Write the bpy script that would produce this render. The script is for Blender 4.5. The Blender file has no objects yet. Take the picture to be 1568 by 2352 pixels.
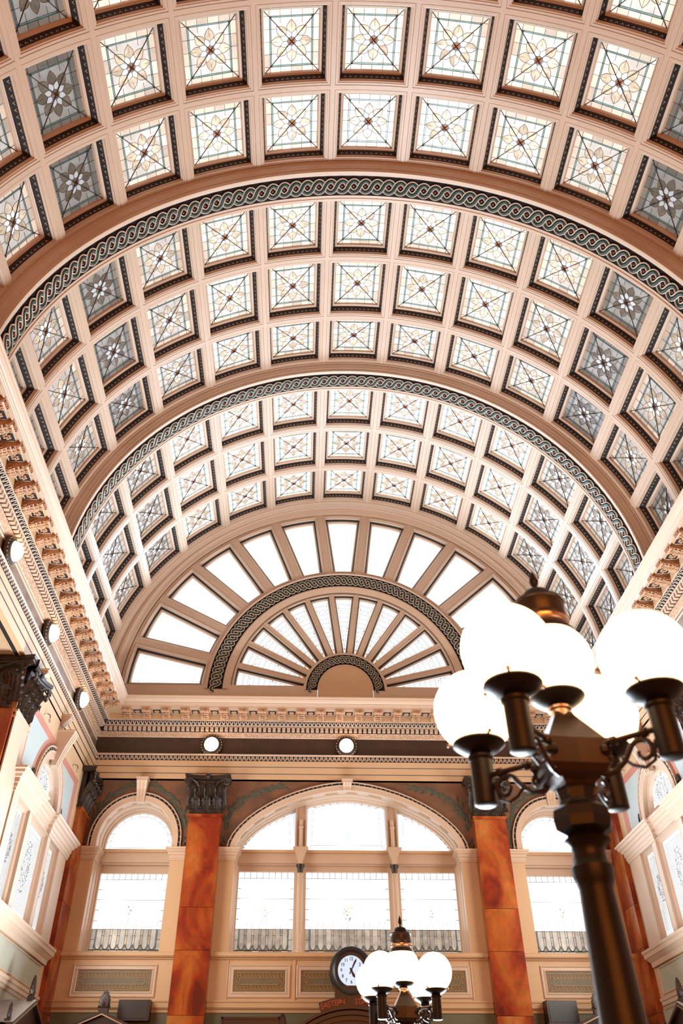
import bpy, math, random
from math import sin, cos, pi, radians, sqrt
from mathutils import Matrix, Vector
random.seed(7)
S = bpy.context.scene
COL = S.collection

# ------------------------------------------------------------------ camera
# hall axis x = 0, camera eye at z = 0 (floor at z = -1.6), end wall at y = 22
F_PX = 1822.345
cam_d = bpy.data.cameras.new('camera'); cam = bpy.data.objects.new('camera', cam_d); COL.objects.link(cam)
cam_d.sensor_fit = 'VERTICAL'; cam_d.sensor_height = 36; cam_d.lens = F_PX / 2352 * 36
cam_d.shift_x = (784 - 756.33) / 2352; cam_d.shift_y = -(1176 - 1089.68) / 2352
cam_d.clip_end = 200
R_ = Vector((0.99952413, -0.03079021, -0.00186542)); F_ = Vector((0.02436638, 0.75101513, 0.65983525)).normalized()
R_ = (R_ - F_ * R_.dot(F_)).normalized(); U_ = R_.cross(F_)
CAMP = Vector((-1.1734, 0, 0))
cam.matrix_world = Matrix(((R_.x, U_.x, -F_.x, CAMP.x), (R_.y, U_.y, -F_.y, CAMP.y), (R_.z, U_.z, -F_.z, CAMP.z), (0, 0, 0, 1)))
cam_d.dof.use_dof = True; cam_d.dof.focus_distance = 18; cam_d.dof.aperture_fstop = 2.0
S.camera = cam
def px(P):
    d = Vector(P) - CAMP; z = d.dot(F_)
    if z <= .1: return (-9999, -9999)
    return (756.33 + F_PX * d.dot(R_) / z, 1089.68 - F_PX * d.dot(U_) / z)

# ------------------------------------------------------------------ world, exposure, lights
S.view_settings.view_transform = 'Standard'; S.view_settings.look = 'None'; S.view_settings.gamma = 1
S.view_settings.use_curve_mapping = False; S.view_settings.exposure = 0.0
wd = bpy.data.worlds.new('world'); S.world = wd; wd.use_nodes = True
bg = wd.node_tree.nodes['Background']; bg.inputs[0].default_value = (.75, .85, 1, 1); bg.inputs[1].default_value = 1.0
def area(name, loc, rot, sx, sy, power, color):
    l = bpy.data.lights.new(name, 'AREA'); l.shape = 'RECTANGLE'; l.size = sx; l.size_y = sy; l.energy = power; l.color = color
    o = bpy.data.objects.new(name, l); o.location = loc; o.rotation_euler = rot; COL.objects.link(o); return o
WARM = (1, .40, .11); DAY = (.84, .95, 1.12)
area('rear_warm_fill', (0, -7.5, 3), (radians(95), 0, 0), 10, 5, 1300, (1, .24, .02))            # added warm fill from behind the camera, stands for no actual lamps
area('daylight_end_low', (0, 21.0, 6.0), (radians(-118), 0, 0), 12.5, 3.5, 250, DAY)   # daylight of the end windows
area('daylight_lunette', (0, 21.6, 12.6), (radians(-90), 0, 0), 11, 4.5, 850, (.84, 1, 1.25))
area('daylight_left', (-6.6, 18.4, 5.2), (0, radians(-90), 0), 3.5, 3.6, 380, (1, .95, .85))
area('daylight_right', (6.6, 18.4, 5.2), (0, radians(90), 0), 3.5, 3.6, 380, (1, .95, .85))
area('floor_uplight_fill', (0, 17, -.3), (radians(-128), 0, 0), 8, 2.6, 3900, (.93, 1.03, 1.12))   # added uplight near the floor, brightens the vault undersides
for o in [o for o in COL.objects if o.type == 'LIGHT']: o.visible_camera = False

# ------------------------------------------------------------------ materials
MATS = {}
def mat(name, col, rough=.5, metal=0, noise=0, nscale=3, col2=None, bump=0, spec=.5, emit=None):
    m = bpy.data.materials.new(name); m.use_nodes = True; t = m.node_tree; b = t.nodes['Principled BSDF']
    b.inputs['Base Color'].default_value = (*col, 1); b.inputs['Roughness'].default_value = rough; b.inputs['Metallic'].default_value = metal
    b.inputs['Specular IOR Level'].default_value = spec
    if noise or col2 or bump:
        tc = t.nodes.new('ShaderNodeTexCoord'); n = t.nodes.new('ShaderNodeTexNoise'); n.inputs['Scale'].default_value = nscale; n.inputs['Detail'].default_value = 6
        t.links.new(tc.outputs['Object'], n.inputs['Vector'])
        if noise or col2:
            r = t.nodes.new('ShaderNodeValToRGB'); c2 = col2 or tuple(c * (1 - noise) for c in col)
            r.color_ramp.elements[0].position = .35; r.color_ramp.elements[1].position = .65
            r.color_ramp.elements[0].color = (*c2, 1); r.color_ramp.elements[1].color = (*col, 1)
            t.links.new(n.outputs['Fac'], r.inputs[0]); t.links.new(r.outputs[0], b.inputs['Base Color'])
        if bump:
            bm = t.nodes.new('ShaderNodeBump'); bm.inputs['Strength'].default_value = bump; bm.inputs['Distance'].default_value = .02
            t.links.new(n.outputs['Fac'], bm.inputs['Height']); t.links.new(bm.outputs[0], b.inputs['Normal'])
    MATS[name] = m; return m
def glass(name, col, st, var=0, nscale=5, sample=True, col2=None):
    """backlit glass: gives off the daylight behind it; object colour = how much light reaches that window"""
    m = bpy.data.materials.new(name); m.use_nodes = True; t = m.node_tree; b = t.nodes['Principled BSDF']
    b.inputs['Base Color'].default_value = (.02, .02, .02, 1); b.inputs['Roughness'].default_value = .25; b.inputs['Emission Strength'].default_value = st
    oi = t.nodes.new('ShaderNodeObjectInfo'); mx = t.nodes.new('ShaderNodeMix'); mx.data_type = 'RGBA'; mx.blend_type = 'MULTIPLY'
    mx.inputs['Factor'].default_value = 1; t.links.new(oi.outputs['Color'], mx.inputs['B']); mx.inputs['A'].default_value = (*col, 1)
    if var:
        n = t.nodes.new('ShaderNodeTexNoise'); n.inputs['Scale'].default_value = nscale; n.inputs['Detail'].default_value = 4
        g = t.nodes.new('ShaderNodeNewGeometry'); t.links.new(g.outputs['Position'], n.inputs['Vector'])
        r = t.nodes.new('ShaderNodeValToRGB'); r.color_ramp.elements[0].position = .38; r.color_ramp.elements[1].position = .62
        c2 = col2 or tuple(c * (1 - var) for c in col)
        r.color_ramp.elements[0].color = (*c2, 1); r.color_ramp.elements[1].color = (*col, 1)
        t.links.new(n.outputs['Fac'], r.inputs[0]); t.links.new(r.outputs[0], mx.inputs['A'])
    t.links.new(mx.outputs['Result'], b.inputs['Emission Color'])
    if not sample: m.cycles.emission_sampling = 'NONE'
    MATS[name] = m; return m
mat('cream', (.50, .375, .275), .42, noise=.05, nscale=1.5)
mat('cream_wall', (.50, .335, .19), .55, noise=.06, nscale=1.2)
mat('cream_carved', (.50, .32, .20), .5, col2=(.34, .17, .08), nscale=14, bump=.6)
mat('cream_stipple', (.50, .33, .21), .6, col2=(.24, .13, .07), nscale=30, bump=.7)
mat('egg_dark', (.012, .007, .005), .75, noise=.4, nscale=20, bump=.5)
mat('egg_tip', (.46, .34, .25), .4)
mat('black_line', (.03, .02, .015), .5)
mat('band_black', (.008, .004, .004), .7, spec=.15)
mat('strand_green', (.012, .032, .024), .4, spec=.3)
mat('strand_cream', (.55, .45, .36), .4)
mat('boss_red', (.045, .006, .005), .2, spec=.5)
mat('frieze', (.20, .14, .095), .3, col2=(.11, .065, .035), nscale=2.2)  # side frieze: paler than the end one, its glossy sheen put into the colour
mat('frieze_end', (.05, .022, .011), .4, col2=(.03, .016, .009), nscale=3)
mat('spandrel', (.17, .07, .03), .6, col2=(.085, .042, .022), nscale=1.6)
mat('laurel', (.06, .066, .042), .6, noise=.3, nscale=8)
mat('field_blue', (.36, .42, .41), .5, noise=.06, nscale=1.5)
mat('pink', (.42, .17, .12), .55, noise=.08, nscale=3)
mat('olive', (.13, .11, .06), .5, noise=.15, nscale=6)
mat('field_grey', (.34, .35, .28), .4, noise=.08, nscale=2)
mat('key_gold', (.36, .20, .07), .45)
mat('dark_green_wall', (.10, .10, .055), .6, noise=.2, nscale=2)
mat('bronze_dark', (.028, .016, .009), .42, spec=.4, noise=.4, nscale=12, bump=.3)
mat('iron', (.006, .005, .0045), .42, spec=.28)
mat('iron_brown', (.022, .014, .010), .36, metal=.15, spec=.4)
mat('brass', (.75, .50, .36), .22, metal=1)
mat('brass_dull', (.40, .28, .20), .35, metal=1)
mat('wood_dark', (.022, .009, .006), .35, noise=.3, nscale=5)
mat('lit_roof_grey', (.22, .19, .165), .5, noise=.1, nscale=4)  # side booth roofs: light on the dark slope put into the colour
mat('sign_red', (.26, .04, .018), .5)
mat('clock_black', (.012, .010, .010), .35)
mat('floor', (.30, .16, .09), .35, noise=.3, nscale=2)
mat('came', (.03, .028, .025), .4)
mat('came_brown', (.10, .05, .03), .4)
mat('dark_room', (.12, .06, .035), .8)
mat('aisle', (.5, .32, .2), .8)
glass('sky_ground', (1, .93, .89), .50, .22, 3, True, (.80, .70, .64))
glass('sky_petal', (.24, .19, .14), 1.0, .3, 9, False)
glass('sky_petal_white', (.66, .66, .68), 1.0, .1, 9, False)
glass('sky_border', (.50, .37, .29), 1.0, .5, 7, False, (.40, .33, .28))
glass('sky_green', (.16, .26, .24), 1.0, .3, 9, False)
glass('sky_heart', (.40, .12, .06), 1.0, .2, 20, False)
glass('day', (1, .99, .99), 1.9)
glass('day_side', (.97, .98, .98), 1.25, .14, 6)
glass('day_line', (.75, .78, .78), 1.2, .1, 6, False)
glass('pale_pane', (.52, .45, .38), 1.0, .3, 6, False)
glass('amber_pane', (.56, .38, .25), 1.0, .3, 6, False)
glass('grey_pane', (.27, .22, .17), 1.0, .3, 6, False)
glass('line_grey', (.40, .42, .42), 1.0)
glass('jewel', (.35, .55, .50), 2.0, 0, 6, False)
glass('rose_glass', (.9, .35, .2), 2.6, .3, 12, False)
glass('globe', (1, .62, .34), 5.0)
glass('sconce_glow', (1, .66, .42), 16.0)
glass('dial', (.72, .82, 1), 1.0)
# marble with veins
def marble():
    m = bpy.data.materials.new('marble_orange'); m.use_nodes = True; t = m.node_tree; b = t.nodes['Principled BSDF']
    tc = t.nodes.new('ShaderNodeTexCoord'); mp = t.nodes.new('ShaderNodeMapping'); mp.inputs['Scale'].default_value = (1.3, 1.3, .8); mp.inputs['Rotation'].default_value = (0, .6, .3)
    oi = t.nodes.new('ShaderNodeObjectInfo'); va = t.nodes.new('ShaderNodeVectorMath'); va.operation = 'SCALE'; va.inputs[3].default_value = 9
    cmb = t.nodes.new('ShaderNodeCombineXYZ'); t.links.new(oi.outputs['Random'], cmb.inputs[0]); t.links.new(oi.outputs['Random'], cmb.inputs[2])
    t.links.new(cmb.outputs[0], va.inputs[0]); ad = t.nodes.new('ShaderNodeVectorMath'); t.links.new(tc.outputs['Object'], ad.inputs[0]); t.links.new(va.outputs[0], ad.inputs[1]); t.links.new(ad.outputs[0], mp.inputs[0])
    n = t.nodes.new('ShaderNodeTexNoise'); n.inputs['Scale'].default_value = .9; n.inputs['Detail'].default_value = 10; n.inputs['Distortion'].default_value = .9; t.links.new(mp.outputs[0], n.inputs[0])
    r = t.nodes.new('ShaderNodeValToRGB'); e = r.color_ramp.elements
    e[0].position = .33; e[0].color = (.085, .008, .003, 1); e[1].position = .76; e[1].color = (.40, .16, .045, 1)
    x = e.new(.44); x.color = (.20, .022, .005, 1); x = e.new(.53); x.color = (.27, .055, .009, 1); x = e.new(.62); x.color = (.33, .09, .016, 1)
    t.links.new(n.outputs['Fac'], r.inputs[0])
    n2 = t.nodes.new('ShaderNodeTexNoise'); n2.inputs['Scale'].default_value = 7; n2.inputs['Detail'].default_value = 8; t.links.new(mp.outputs[0], n2.inputs[0])
    mx = t.nodes.new('ShaderNodeMix'); mx.data_type = 'RGBA'; mx.blend_type = 'OVERLAY'; mx.inputs['Factor'].default_value = .4
    t.links.new(r.outputs[0], mx.inputs['A']); t.links.new(n2.outputs['Color'], mx.inputs['B']); t.links.new(mx.outputs['Result'], b.inputs['Base Color'])
    b.inputs['Roughness'].default_value = .22; MATS['marble'] = m
marble()

# ------------------------------------------------------------------ mesh helpers
class MB:
    def __init__(s): s.v = []; s.f = []; s.m = []; s.names = []
    def mi(s, n):
        if n not in s.names: s.names.append(n)
        return s.names.index(n)
    def add(s, vs, fs, m='cream'):
        o = len(s.v); s.v += [tuple(v) for v in vs]; k = s.mi(m)
        for f in fs: s.f.append(tuple(i + o for i in f)); s.m.append(k)
    def quad(s, a, b, c, d, m='cream'): s.add([a, b, c, d], [(0, 1, 2, 3)], m)
    def box(s, a, b, m='cream', P=None):
        (x0, y0, z0), (x1, y1, z1) = a, b
        vs = [(x, y, z) for x in (x0, x1) for y in (y0, y1) for z in (z0, z1)]
        if P: vs = [P(*v) for v in vs]
        s.add(vs, [(0, 1, 3, 2), (4, 6, 7, 5), (0, 4, 5, 1), (2, 3, 7, 6), (0, 2, 6, 4), (1, 5, 7, 3)], m)
    def grid(s, rows, m='cream', closed=False):
        n = len(rows[0]); vs = [p for r in rows for p in r]; fs = []
        for i in range(len(rows) - 1):
            for j in range(n if closed else n - 1): fs.append((i * n + j, i * n + (j + 1) % n, (i + 1) * n + (j + 1) % n, (i + 1) * n + j))
        s.add(vs, fs, m)
    def lathe(s, prof, c=(0, 0, 0), n=24, m='iron', P=None):
        """prof: (r, z[, mat])"""
        P = P or (lambda x, y, z: (c[0] + x, c[1] + y, c[2] + z))
        ring = lambda r, z: [P(r * cos(2 * pi * k / n), r * sin(2 * pi * k / n), z) for k in range(n)]
        for a, b in zip(prof, prof[1:]):
            s.grid([ring(max(a[0], 1e-4), a[1]), ring(max(b[0], 1e-4), b[1])], a[2] if len(a) > 2 else m, True)
    def tube(s, pts, r, n=6, m='iron'):
        pts = [Vector(p) for p in pts]; rows = []; prev = None
        for i, p in enumerate(pts):
            d = (pts[min(i + 1, len(pts) - 1)] - pts[max(i - 1, 0)]).normalized()
            a = prev if prev is not None else (Vector((0, 0, 1)) if abs(d.z) < .9 else Vector((1, 0, 0)))
            u = (a - d * a.dot(d)).normalized(); w = d.cross(u); prev = u
            rr = r(i / (len(pts) - 1)) if callable(r) else r
            rows.append([tuple(p + (u * cos(2 * pi * k / n) + w * sin(2 * pi * k / n)) * rr) for k in range(n)])
        s.grid(rows, m, True)
        s.add(rows[0], [tuple(range(n))], m); s.add(rows[-1], [tuple(range(n))], m)
    def ball(s, c, r, m='iron', n=8, k=5, sc=(1, 1, 1)):
        rows = [[(c[0] + r * sc[0] * sin(pi * i / k) * cos(2 * pi * j / n), c[1] + r * sc[1] * sin(pi * i / k) * sin(2 * pi * j / n), c[2] + r * sc[2] * cos(pi * i / k)) for j in range(n)] for i in range(k + 1)]
        s.grid(rows, m, True)
    def ext(s, pts, d, m='cream', P=None, caps=True):
        """polygon pts (a, b) extruded over d = (c0, c1): P(a, b, c)"""
        n = len(pts); a = [P(x, y, d[0]) for x, y in pts]; b = [P(x, y, d[1]) for x, y in pts]
        s.grid([a, b], m, True)
        if caps: s.add(a, [tuple(range(n))], m); s.add(b, [tuple(range(n))], m)
    def mesh(s, name, smooth=False):
        me = bpy.data.meshes.new(name); me.from_pydata(s.v, [], s.f)
        for n in s.names: me.materials.append(MATS[n])
        me.polygons.foreach_set('material_index', s.m)
        if smooth:
            me.polygons.foreach_set('use_smooth', [True] * len(s.f))
        me.update()
        if smooth:
            import bmesh
            bm = bmesh.new(); bm.from_mesh(me); bmesh.ops.remove_doubles(bm, verts=bm.verts, dist=1e-5); bm.to_mesh(me); bm.free()
            me.set_sharp_from_angle(angle=radians(38))
        return me
def put(name, me, parent=None, loc=(0, 0, 0), rot=(0, 0, 0), sc=(1, 1, 1), L=None, **k):
    if isinstance(me, MB): me = me.mesh(name, k.pop('smooth', False))
    k.pop('smooth', None)
    o = bpy.data.objects.new(name, me); COL.objects.link(o); o.parent = parent; o.location = loc; o.rotation_euler = rot; o.scale = sc
    if L is not None: o.color = (L, L, L, 1)
    for a, b in k.items(): o[a] = b
    return o
def empty(name, loc=(0, 0, 0), rot=(0, 0, 0), parent=None, **k): return put(name, None, parent, loc, rot, **k)
def rings(m, loop, prof, place, closed=True):
    """loop(s) -> list of (u, v); prof = [(s, h, mat)]"""
    for a, b in zip(prof, prof[1:]):
        m.grid([[place(u, v, a[1]) for u, v in loop(a[0])], [place(u, v, b[1]) for u, v in loop(b[0])]], a[2] if len(a) > 2 else 'cream', closed)
def hsweep(m, path, prof, segs=None, closed=False, capends=False, default='cream'):
    """sweep (d, z, mat) along path in plan, d measured to the right of the direction of travel"""
    n = len(path); nrm = []
    for i in range(n):
        def nn(a, b):
            d = (Vector(b) - Vector(a)).normalized(); return Vector((d.y, -d.x))
        if closed: a, b = nn(path[i - 1], path[i]), nn(path[i], path[(i + 1) % n])
        elif i == 0: a = b = nn(path[0], path[1])
        elif i == n - 1: a = b = nn(path[-2], path[-1])
        else: a, b = nn(path[i - 1], path[i]), nn(path[i], path[i + 1])
        s = a + b; nrm.append(s / (1 + a.dot(b)))
    pt = lambda i, d, z: (path[i][0] + nrm[i].x * d, path[i][1] + nrm[i].y * d, z)
    for k in (segs if segs is not None else range(n if closed else n - 1)):
        for a, b in zip(prof, prof[1:]):
            i, j = k, (k + 1) % n
            m.quad(pt(i, a[0], a[1]), pt(j, a[0], a[1]), pt(j, b[0], b[1]), pt(i, b[0], b[1]), a[2] if len(a) > 2 else default)
    if capends:
        for i in (0, n - 1): m.add([pt(i, p[0], p[1]) for p in prof], [tuple(range(len(prof)))], default)

D = 22.0; W = 7.0; ZC = 10.60; ZL = 10.76; R0 = 7.15; ZF = -1.6
def lin(a, b, n): return [a + (b - a) * i / n for i in range(n + 1)]

# ================================================================== CEILING (coffered barrel vault)
ceiling = empty('ceiling', (0, 0, ZC), kind='structure')
DL = radians(13.53); A_ = R0 * DL / 2; B_ = .93
def P_c(u, v, h): t = u / R0; r = R0 + h; return (r * sin(t), v, r * cos(t))
def rect(s, a=A_, b=B_, nu=6, nv=1):
    a -= s; b -= s
    return [(u, -b) for u in lin(-a, a, nu)[:-1]] + [(a, v) for v in lin(-b, b, nv)[:-1]] + [(u, b) for u in lin(a, -a, nu)[:-1]] + [(-a, v) for v in lin(b, -b, nv)[:-1]]
m = MB()
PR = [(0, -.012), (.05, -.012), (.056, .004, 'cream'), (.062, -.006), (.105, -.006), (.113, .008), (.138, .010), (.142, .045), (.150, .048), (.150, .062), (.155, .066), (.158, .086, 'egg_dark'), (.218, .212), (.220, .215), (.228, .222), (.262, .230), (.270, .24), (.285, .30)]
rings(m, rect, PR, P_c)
coffer_me = m.mesh('coffer')
# egg and dart course inside a coffer
m = MB()
GU, GV = A_ - .285, B_ - .285
def egg(m, c, t, dep):  # c (u,v,h) ; t tangent (u,v); dep = inward-out (u,v,h) slope vector
    w = .030
    for sg in (-1, 1):
        a = (c[0] - t[0] * w * .2 * sg + dep[0] * .1, c[1] - t[1] * w * .2 * sg + dep[1] * .1, c[2] + dep[2] * .1)
        b = (c[0] + t[0] * w * sg - dep[0] * .75, c[1] + t[1] * w * sg - dep[1] * .75, c[2] - dep[2] * .75)
        off = .006
        q = [(a[0] - t[0] * off, a[1] - t[1] * off, a[2] - .006), (a[0] + t[0] * off, a[1] + t[1] * off, a[2] - .006), (b[0] + t[0] * off, b[1] + t[1] * off, b[2] - .006), (b[0] - t[0] * off, b[1] - t[1] * off, b[2] - .006)]
        m.add([P_c(*x) for x in q], [(0, 1, 2, 3)], 'egg_tip')
s0 = .19; h0 = .150
for k in range(11):
    f = (k + .5) / 11 * 2 - 1
    for sg in (-1, 1):
        egg(m, (f * (A_ - s0 - .03), sg * (B_ - s0), h0), (1, 0), (0, -sg * .022, .045))
        egg(m, (sg * (A_ - s0), f * (B_ - s0 - .03), h0), (0, 1), (-sg * .022, 0, .045))
eggs_me = m.mesh('egg_moulding')
m = MB()
rows = [[P_c(u, v, .298) for u in lin(-GU - .01, GU + .01, 6)] for v in (-GV - .01, GV + .01)]
m.grid(rows, 'sky_ground'); ground_me = m.mesh('glass_pane')
# leading
HB = .285
def strip(m, p, q, w, h, place, mt='came', t=.010):
    d = Vector((q[0] - p[0], q[1] - p[1])); n = Vector((-d.y, d.x)).normalized() * w / 2
    c = [(p[0] + n.x, p[1] + n.y, h), (q[0] + n.x, q[1] + n.y, h), (q[0], q[1], h - t), (p[0], p[1], h - t), (q[0] - n.x, q[1] - n.y, h), (p[0] - n.x, p[1] - n.y, h)]
    m.add([place(*x) for x in c], [(0, 1, 2, 3), (3, 2, 4, 5)], mt)
bw = .115
def leading(m):
    for sg in (-1, 1):
        strip(m, (-GU, sg * (GV - bw)), (GU, sg * (GV - bw)), .011, HB, P_c); strip(m, (-GU + bw, sg * (GV - bw - .032)), (GU - bw, sg * (GV - bw - .032)), .009, HB, P_c)
        strip(m, (sg * (GU - bw), -GV), (sg * (GU - bw), GV), .011, HB, P_c); strip(m, (sg * (GU - bw - .032), -GV + bw), (sg * (GU - bw - .032), GV - bw), .009, HB, P_c)
        for f in (-.40, 0, .40):
            e = .16 if f else .05
            strip(m, (f * GU, sg * GV), (f * GU, sg * (GV - bw - e)), .009, HB, P_c); strip(m, (sg * GU, f * GV), (sg * (GU - bw - e), f * GV), .009, HB, P_c)
m = MB(); leading(m); came_me = m.mesh('lead_came')
m = MB()
for sg in (-1, 1): strip(m, (-GU, -GV * sg), (GU, GV * sg), .020, .262, P_c, 'came', .02)
for sx in (-1, 1):
    for sy in (-1, 1): m.ball(P_c(sx * (GU - bw - .02), sy * (GV - bw - .02), .25), .022, 'came', 6, 4)
bars_me = m.mesh('crossbar')
def petal_mesh(name, r0, r1, w, mt, came_w=.011, midrib=False):
    m = MB(); n = 7
    L_ = [(-w * sin(pi * (i / n) ** .8), r0 + (r1 - r0) * i / n) for i in range(n + 1)]
    Rt = [(-x, y) for x, y in L_]
    z = 0
    for i in range(n):
        m.add([(L_[i][0], L_[i][1], z), (L_[i + 1][0], L_[i + 1][1], z), (0, L_[i + 1][1], z - .006), (0, L_[i][1], z - .006)], [(0, 1, 2, 3)], mt)
        m.add([(Rt[i][0], Rt[i][1], z), (Rt[i + 1][0], Rt[i + 1][1], z), (0, Rt[i + 1][1], z - .006), (0, Rt[i][1], z - .006)], [(0, 1, 2, 3)], mt)
    cmt = 'came_brown'
    for S_ in (L_, Rt):
        for i in range(n): strip(m, S_[i], S_[i + 1], came_w, z - .002, lambda u, v, h: (u, v, h), cmt, .008)
    if midrib: strip(m, (0, r0 + (r1 - r0) * .45), (0, r1), came_w * .7, z - .008, lambda u, v, h: (u, v, h), cmt, .004)
    return m.mesh(name)
pet_o = petal_mesh('outer_petal', .165, .445, .102, 'sky_petal', midrib=True)
pet_i = petal_mesh('inner_petal', .075, .255, .062, 'sky_petal_white')
m = MB()
m.lathe([(.001, -.03, 'sky_heart'), (.048, -.025, 'sky_heart'), (.058, -.02, 'came'), (.066, -.025, 'sky_petal'), (.088, -.015, 'came'), (.094, -.01, 'came')], n=16)
for k in range(8): m.ball((.09 * cos(k * pi / 4 + .39), .09 * sin(k * pi / 4 + .39), -.02), .010, 'came', 5, 3)
for k in (-1, 0, 1):
    strip(m, (-.055, k * .028 - .02), (.055, k * .028 + .02), .007, -.03, lambda u, v, h: (u, v, h)); strip(m, (k * .028 - .02, -.055), (k * .028 + .02, .055), .007, -.031, lambda u, v, h: (u, v, h))
heart_me = m.mesh('centre_boss')
def pane_box(u0, u1, v0, v1, mt):
    m = MB(); h = .29
    a = [(u0, v0), (u1, v0), (u1, v1), (u0, v1)]; i = .008
    b = [(u0 + i, v0 + i), (u1 - i, v0 + i), (u1 - i, v1 - i), (u0 + i, v1 - i)]
    va = [P_c(x, y, h) for x, y in a] + [P_c(x, y, h - .006) for x, y in b]
    m.add(va, [(4, 5, 6, 7), (0, 1, 5, 4), (1, 2, 6, 5), (2, 3, 7, 6), (3, 0, 4, 7)], mt); return m
bx = [-GU, -GU + bw, -.40 * GU, 0, .40 * GU, GU - bw, GU]; by = [-GV, -GV + bw, -.40 * GV, 0, .40 * GV, GV - bw, GV]
border = []
for i in range(6):
    border.append((bx[i], bx[i + 1], -GV, -GV + bw)); border.append((bx[i], bx[i + 1], GV - bw, GV))
for i in range(1, 5):
    border.append((-GU, -GU + bw, by[i], by[i + 1])); border.append((GU - bw, GU, by[i], by[i + 1]))
border_me = [pane_box(*b, 'sky_border').mesh('border_pane') for b in border]
m = MB()
for b in border:
    q = pane_box(*b, 'sky_border'); m.add(q.v, q.f, 'sky_border')
border_all = m.mesh('border_panes')
m = MB()
for sg in (-1, 1):
    for (x0, x1, y0, y1) in ((-GU + bw, GU - bw, sg * (GV - bw), sg * (GV - bw - .032)), ): m.add([P_c(x, y, .288) for x in (x0, x1) for y in (y0, y1)], [(0, 1, 3, 2)], 'sky_green')
    m.add([P_c(x, y, .288) for y in (-GV + bw, GV - bw) for x in (sg * (GU - bw), sg * (GU - bw - .032))], [(0, 1, 3, 2)], 'sky_green')
green_me = m.mesh('green_strip')
m = MB()
ZP = R0 + .268
for k in range(8):
    for me_, off, z in ((pet_o, 0, ZP), (pet_i, pi / 8, ZP - .008)):
        a = k * pi / 4 + off; vs = [(v.co.x * cos(a) - v.co.y * sin(a), v.co.x * sin(a) + v.co.y * cos(a), v.co.z + z) for v in me_.vertices]
        for pi_, p_ in enumerate(me_.polygons):
            pass
        base = len(m.v); m.v += vs
        for p_ in me_.polygons: m.f.append(tuple(i + base for i in p_.vertices)); m.m.append(m.mi(me_.materials[p_.material_index].name))
petals_all = m.mesh('petals')

rows_y = [(3.85, 5.65), (5.65, 7.40), (7.40, 9.12), (9.98, 11.71), (11.71, 13.60), (13.60, 15.25), (16.04, 17.97), (17.97, 19.87), (19.87, 21.66)]
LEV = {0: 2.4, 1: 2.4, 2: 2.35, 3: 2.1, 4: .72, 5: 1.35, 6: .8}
for ri, (ya, yb) in enumerate(rows_y):
    bay = ri // 3
    for k in range(-6, 7):
        yc = (ya + yb) / 2; sy = (yb - ya) / 2 / B_
        q = px((R0 * sin(k * DL), yc, ZC + R0 * cos(k * DL)))
        seen = -140 < q[0] < 1708 and -140 < q[1]
        c = put('coffer', coffer_me, ceiling, (0, yc, 0), (0, k * DL, 0), (1, sy, 1))
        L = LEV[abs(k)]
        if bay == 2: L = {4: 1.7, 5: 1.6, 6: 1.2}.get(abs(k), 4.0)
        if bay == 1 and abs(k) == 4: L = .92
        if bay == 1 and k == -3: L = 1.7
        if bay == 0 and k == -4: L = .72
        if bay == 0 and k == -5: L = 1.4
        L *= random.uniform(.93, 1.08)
        put('glass_pane', ground_me, c, L=L)
        put('lead_came', came_me, c); put('crossbar', bars_me, c); put('green_strip', green_me, c, L=L)
        put('egg_moulding', eggs_me, c)
        if seen: put('centre_boss', heart_me, c, (0, 0, R0 + .27), L=L)
        if seen and bay < 2:
            for j in range(8):
                put('outer_petal', pet_o, c, (0, 0, ZP), (0, 0, j * pi / 4), L=L * (2.3 if L > 1.3 else .9) * random.uniform(.75, 1.2)); put('inner_petal', pet_i, c, (0, 0, ZP - .008), (0, 0, (j + .5) * pi / 4), L=L * 1.2)
            for b in border_me: put('border_pane', b, c, L=L * (1.15 if L > 1 else .55) * random.uniform(.7, 1.35))
        else:
            put('petals', petals_all, c, L=L); put('border_panes', border_all, c, L=L)

# guilloche ribs
def link_mesh(p, A, w, mp, n=20, hs=1.0):
    m = MB(); prof = [(-.5, 0, 'strand_cream'), (-.5, .018, 'strand_cream'), (-.41, .027, 'strand_cream'), (-.30, .014, 'strand_green'), (-.2, .022, 'strand_green'), (0, .034, 'strand_green'), (.2, .026, 'strand_green'), (.31, .014, 'strand_cream'), (.41, .027, 'strand_cream'), (.5, .018, 'strand_cream'), (.5, 0, 'strand_cream')]
    pts = []
    for i in range(n + 1):
        u = -p * .95 + 1.9 * p * i / n; q = sin(pi * u / p); k_ = .72
        v = A * (abs(q) ** k_) * (1 if q >= 0 else -1)
        dv = A * k_ * max(abs(q), .12) ** (k_ - 1) * pi / p * cos(pi * u / p); l = sqrt(1 + dv * dv)
        pts.append((u, v, -dv / l, 1 / l, .022 * hs * cos(pi * u / 2 / p) ** 2))
    for a, b in zip(prof, prof[1:]):
        m.grid([[mp(u + nx * a[0] * w, v + ny * a[0] * w, hh + a[1] * hs) for u, v, nx, ny, hh in pts], [mp(u + nx * b[0] * w, v + ny * b[0] * w, hh + b[1] * hs) for u, v, nx, ny, hh in pts]], a[2])
    return m.mesh('guilloche_link', True)
RG = 6.84
NG = 78; pg = pi * RG / NG
vl = link_mesh(pg, -.138, .128, lambda u, v, h: ((RG - h) * sin(u / RG), v, (RG - h) * cos(u / RG)))
m = MB(); m.ball((0, 0, 0), .046, 'boss_red', 10, 6, (1, 1, .8)); vboss = m.mesh('guilloche_boss', True)
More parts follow.
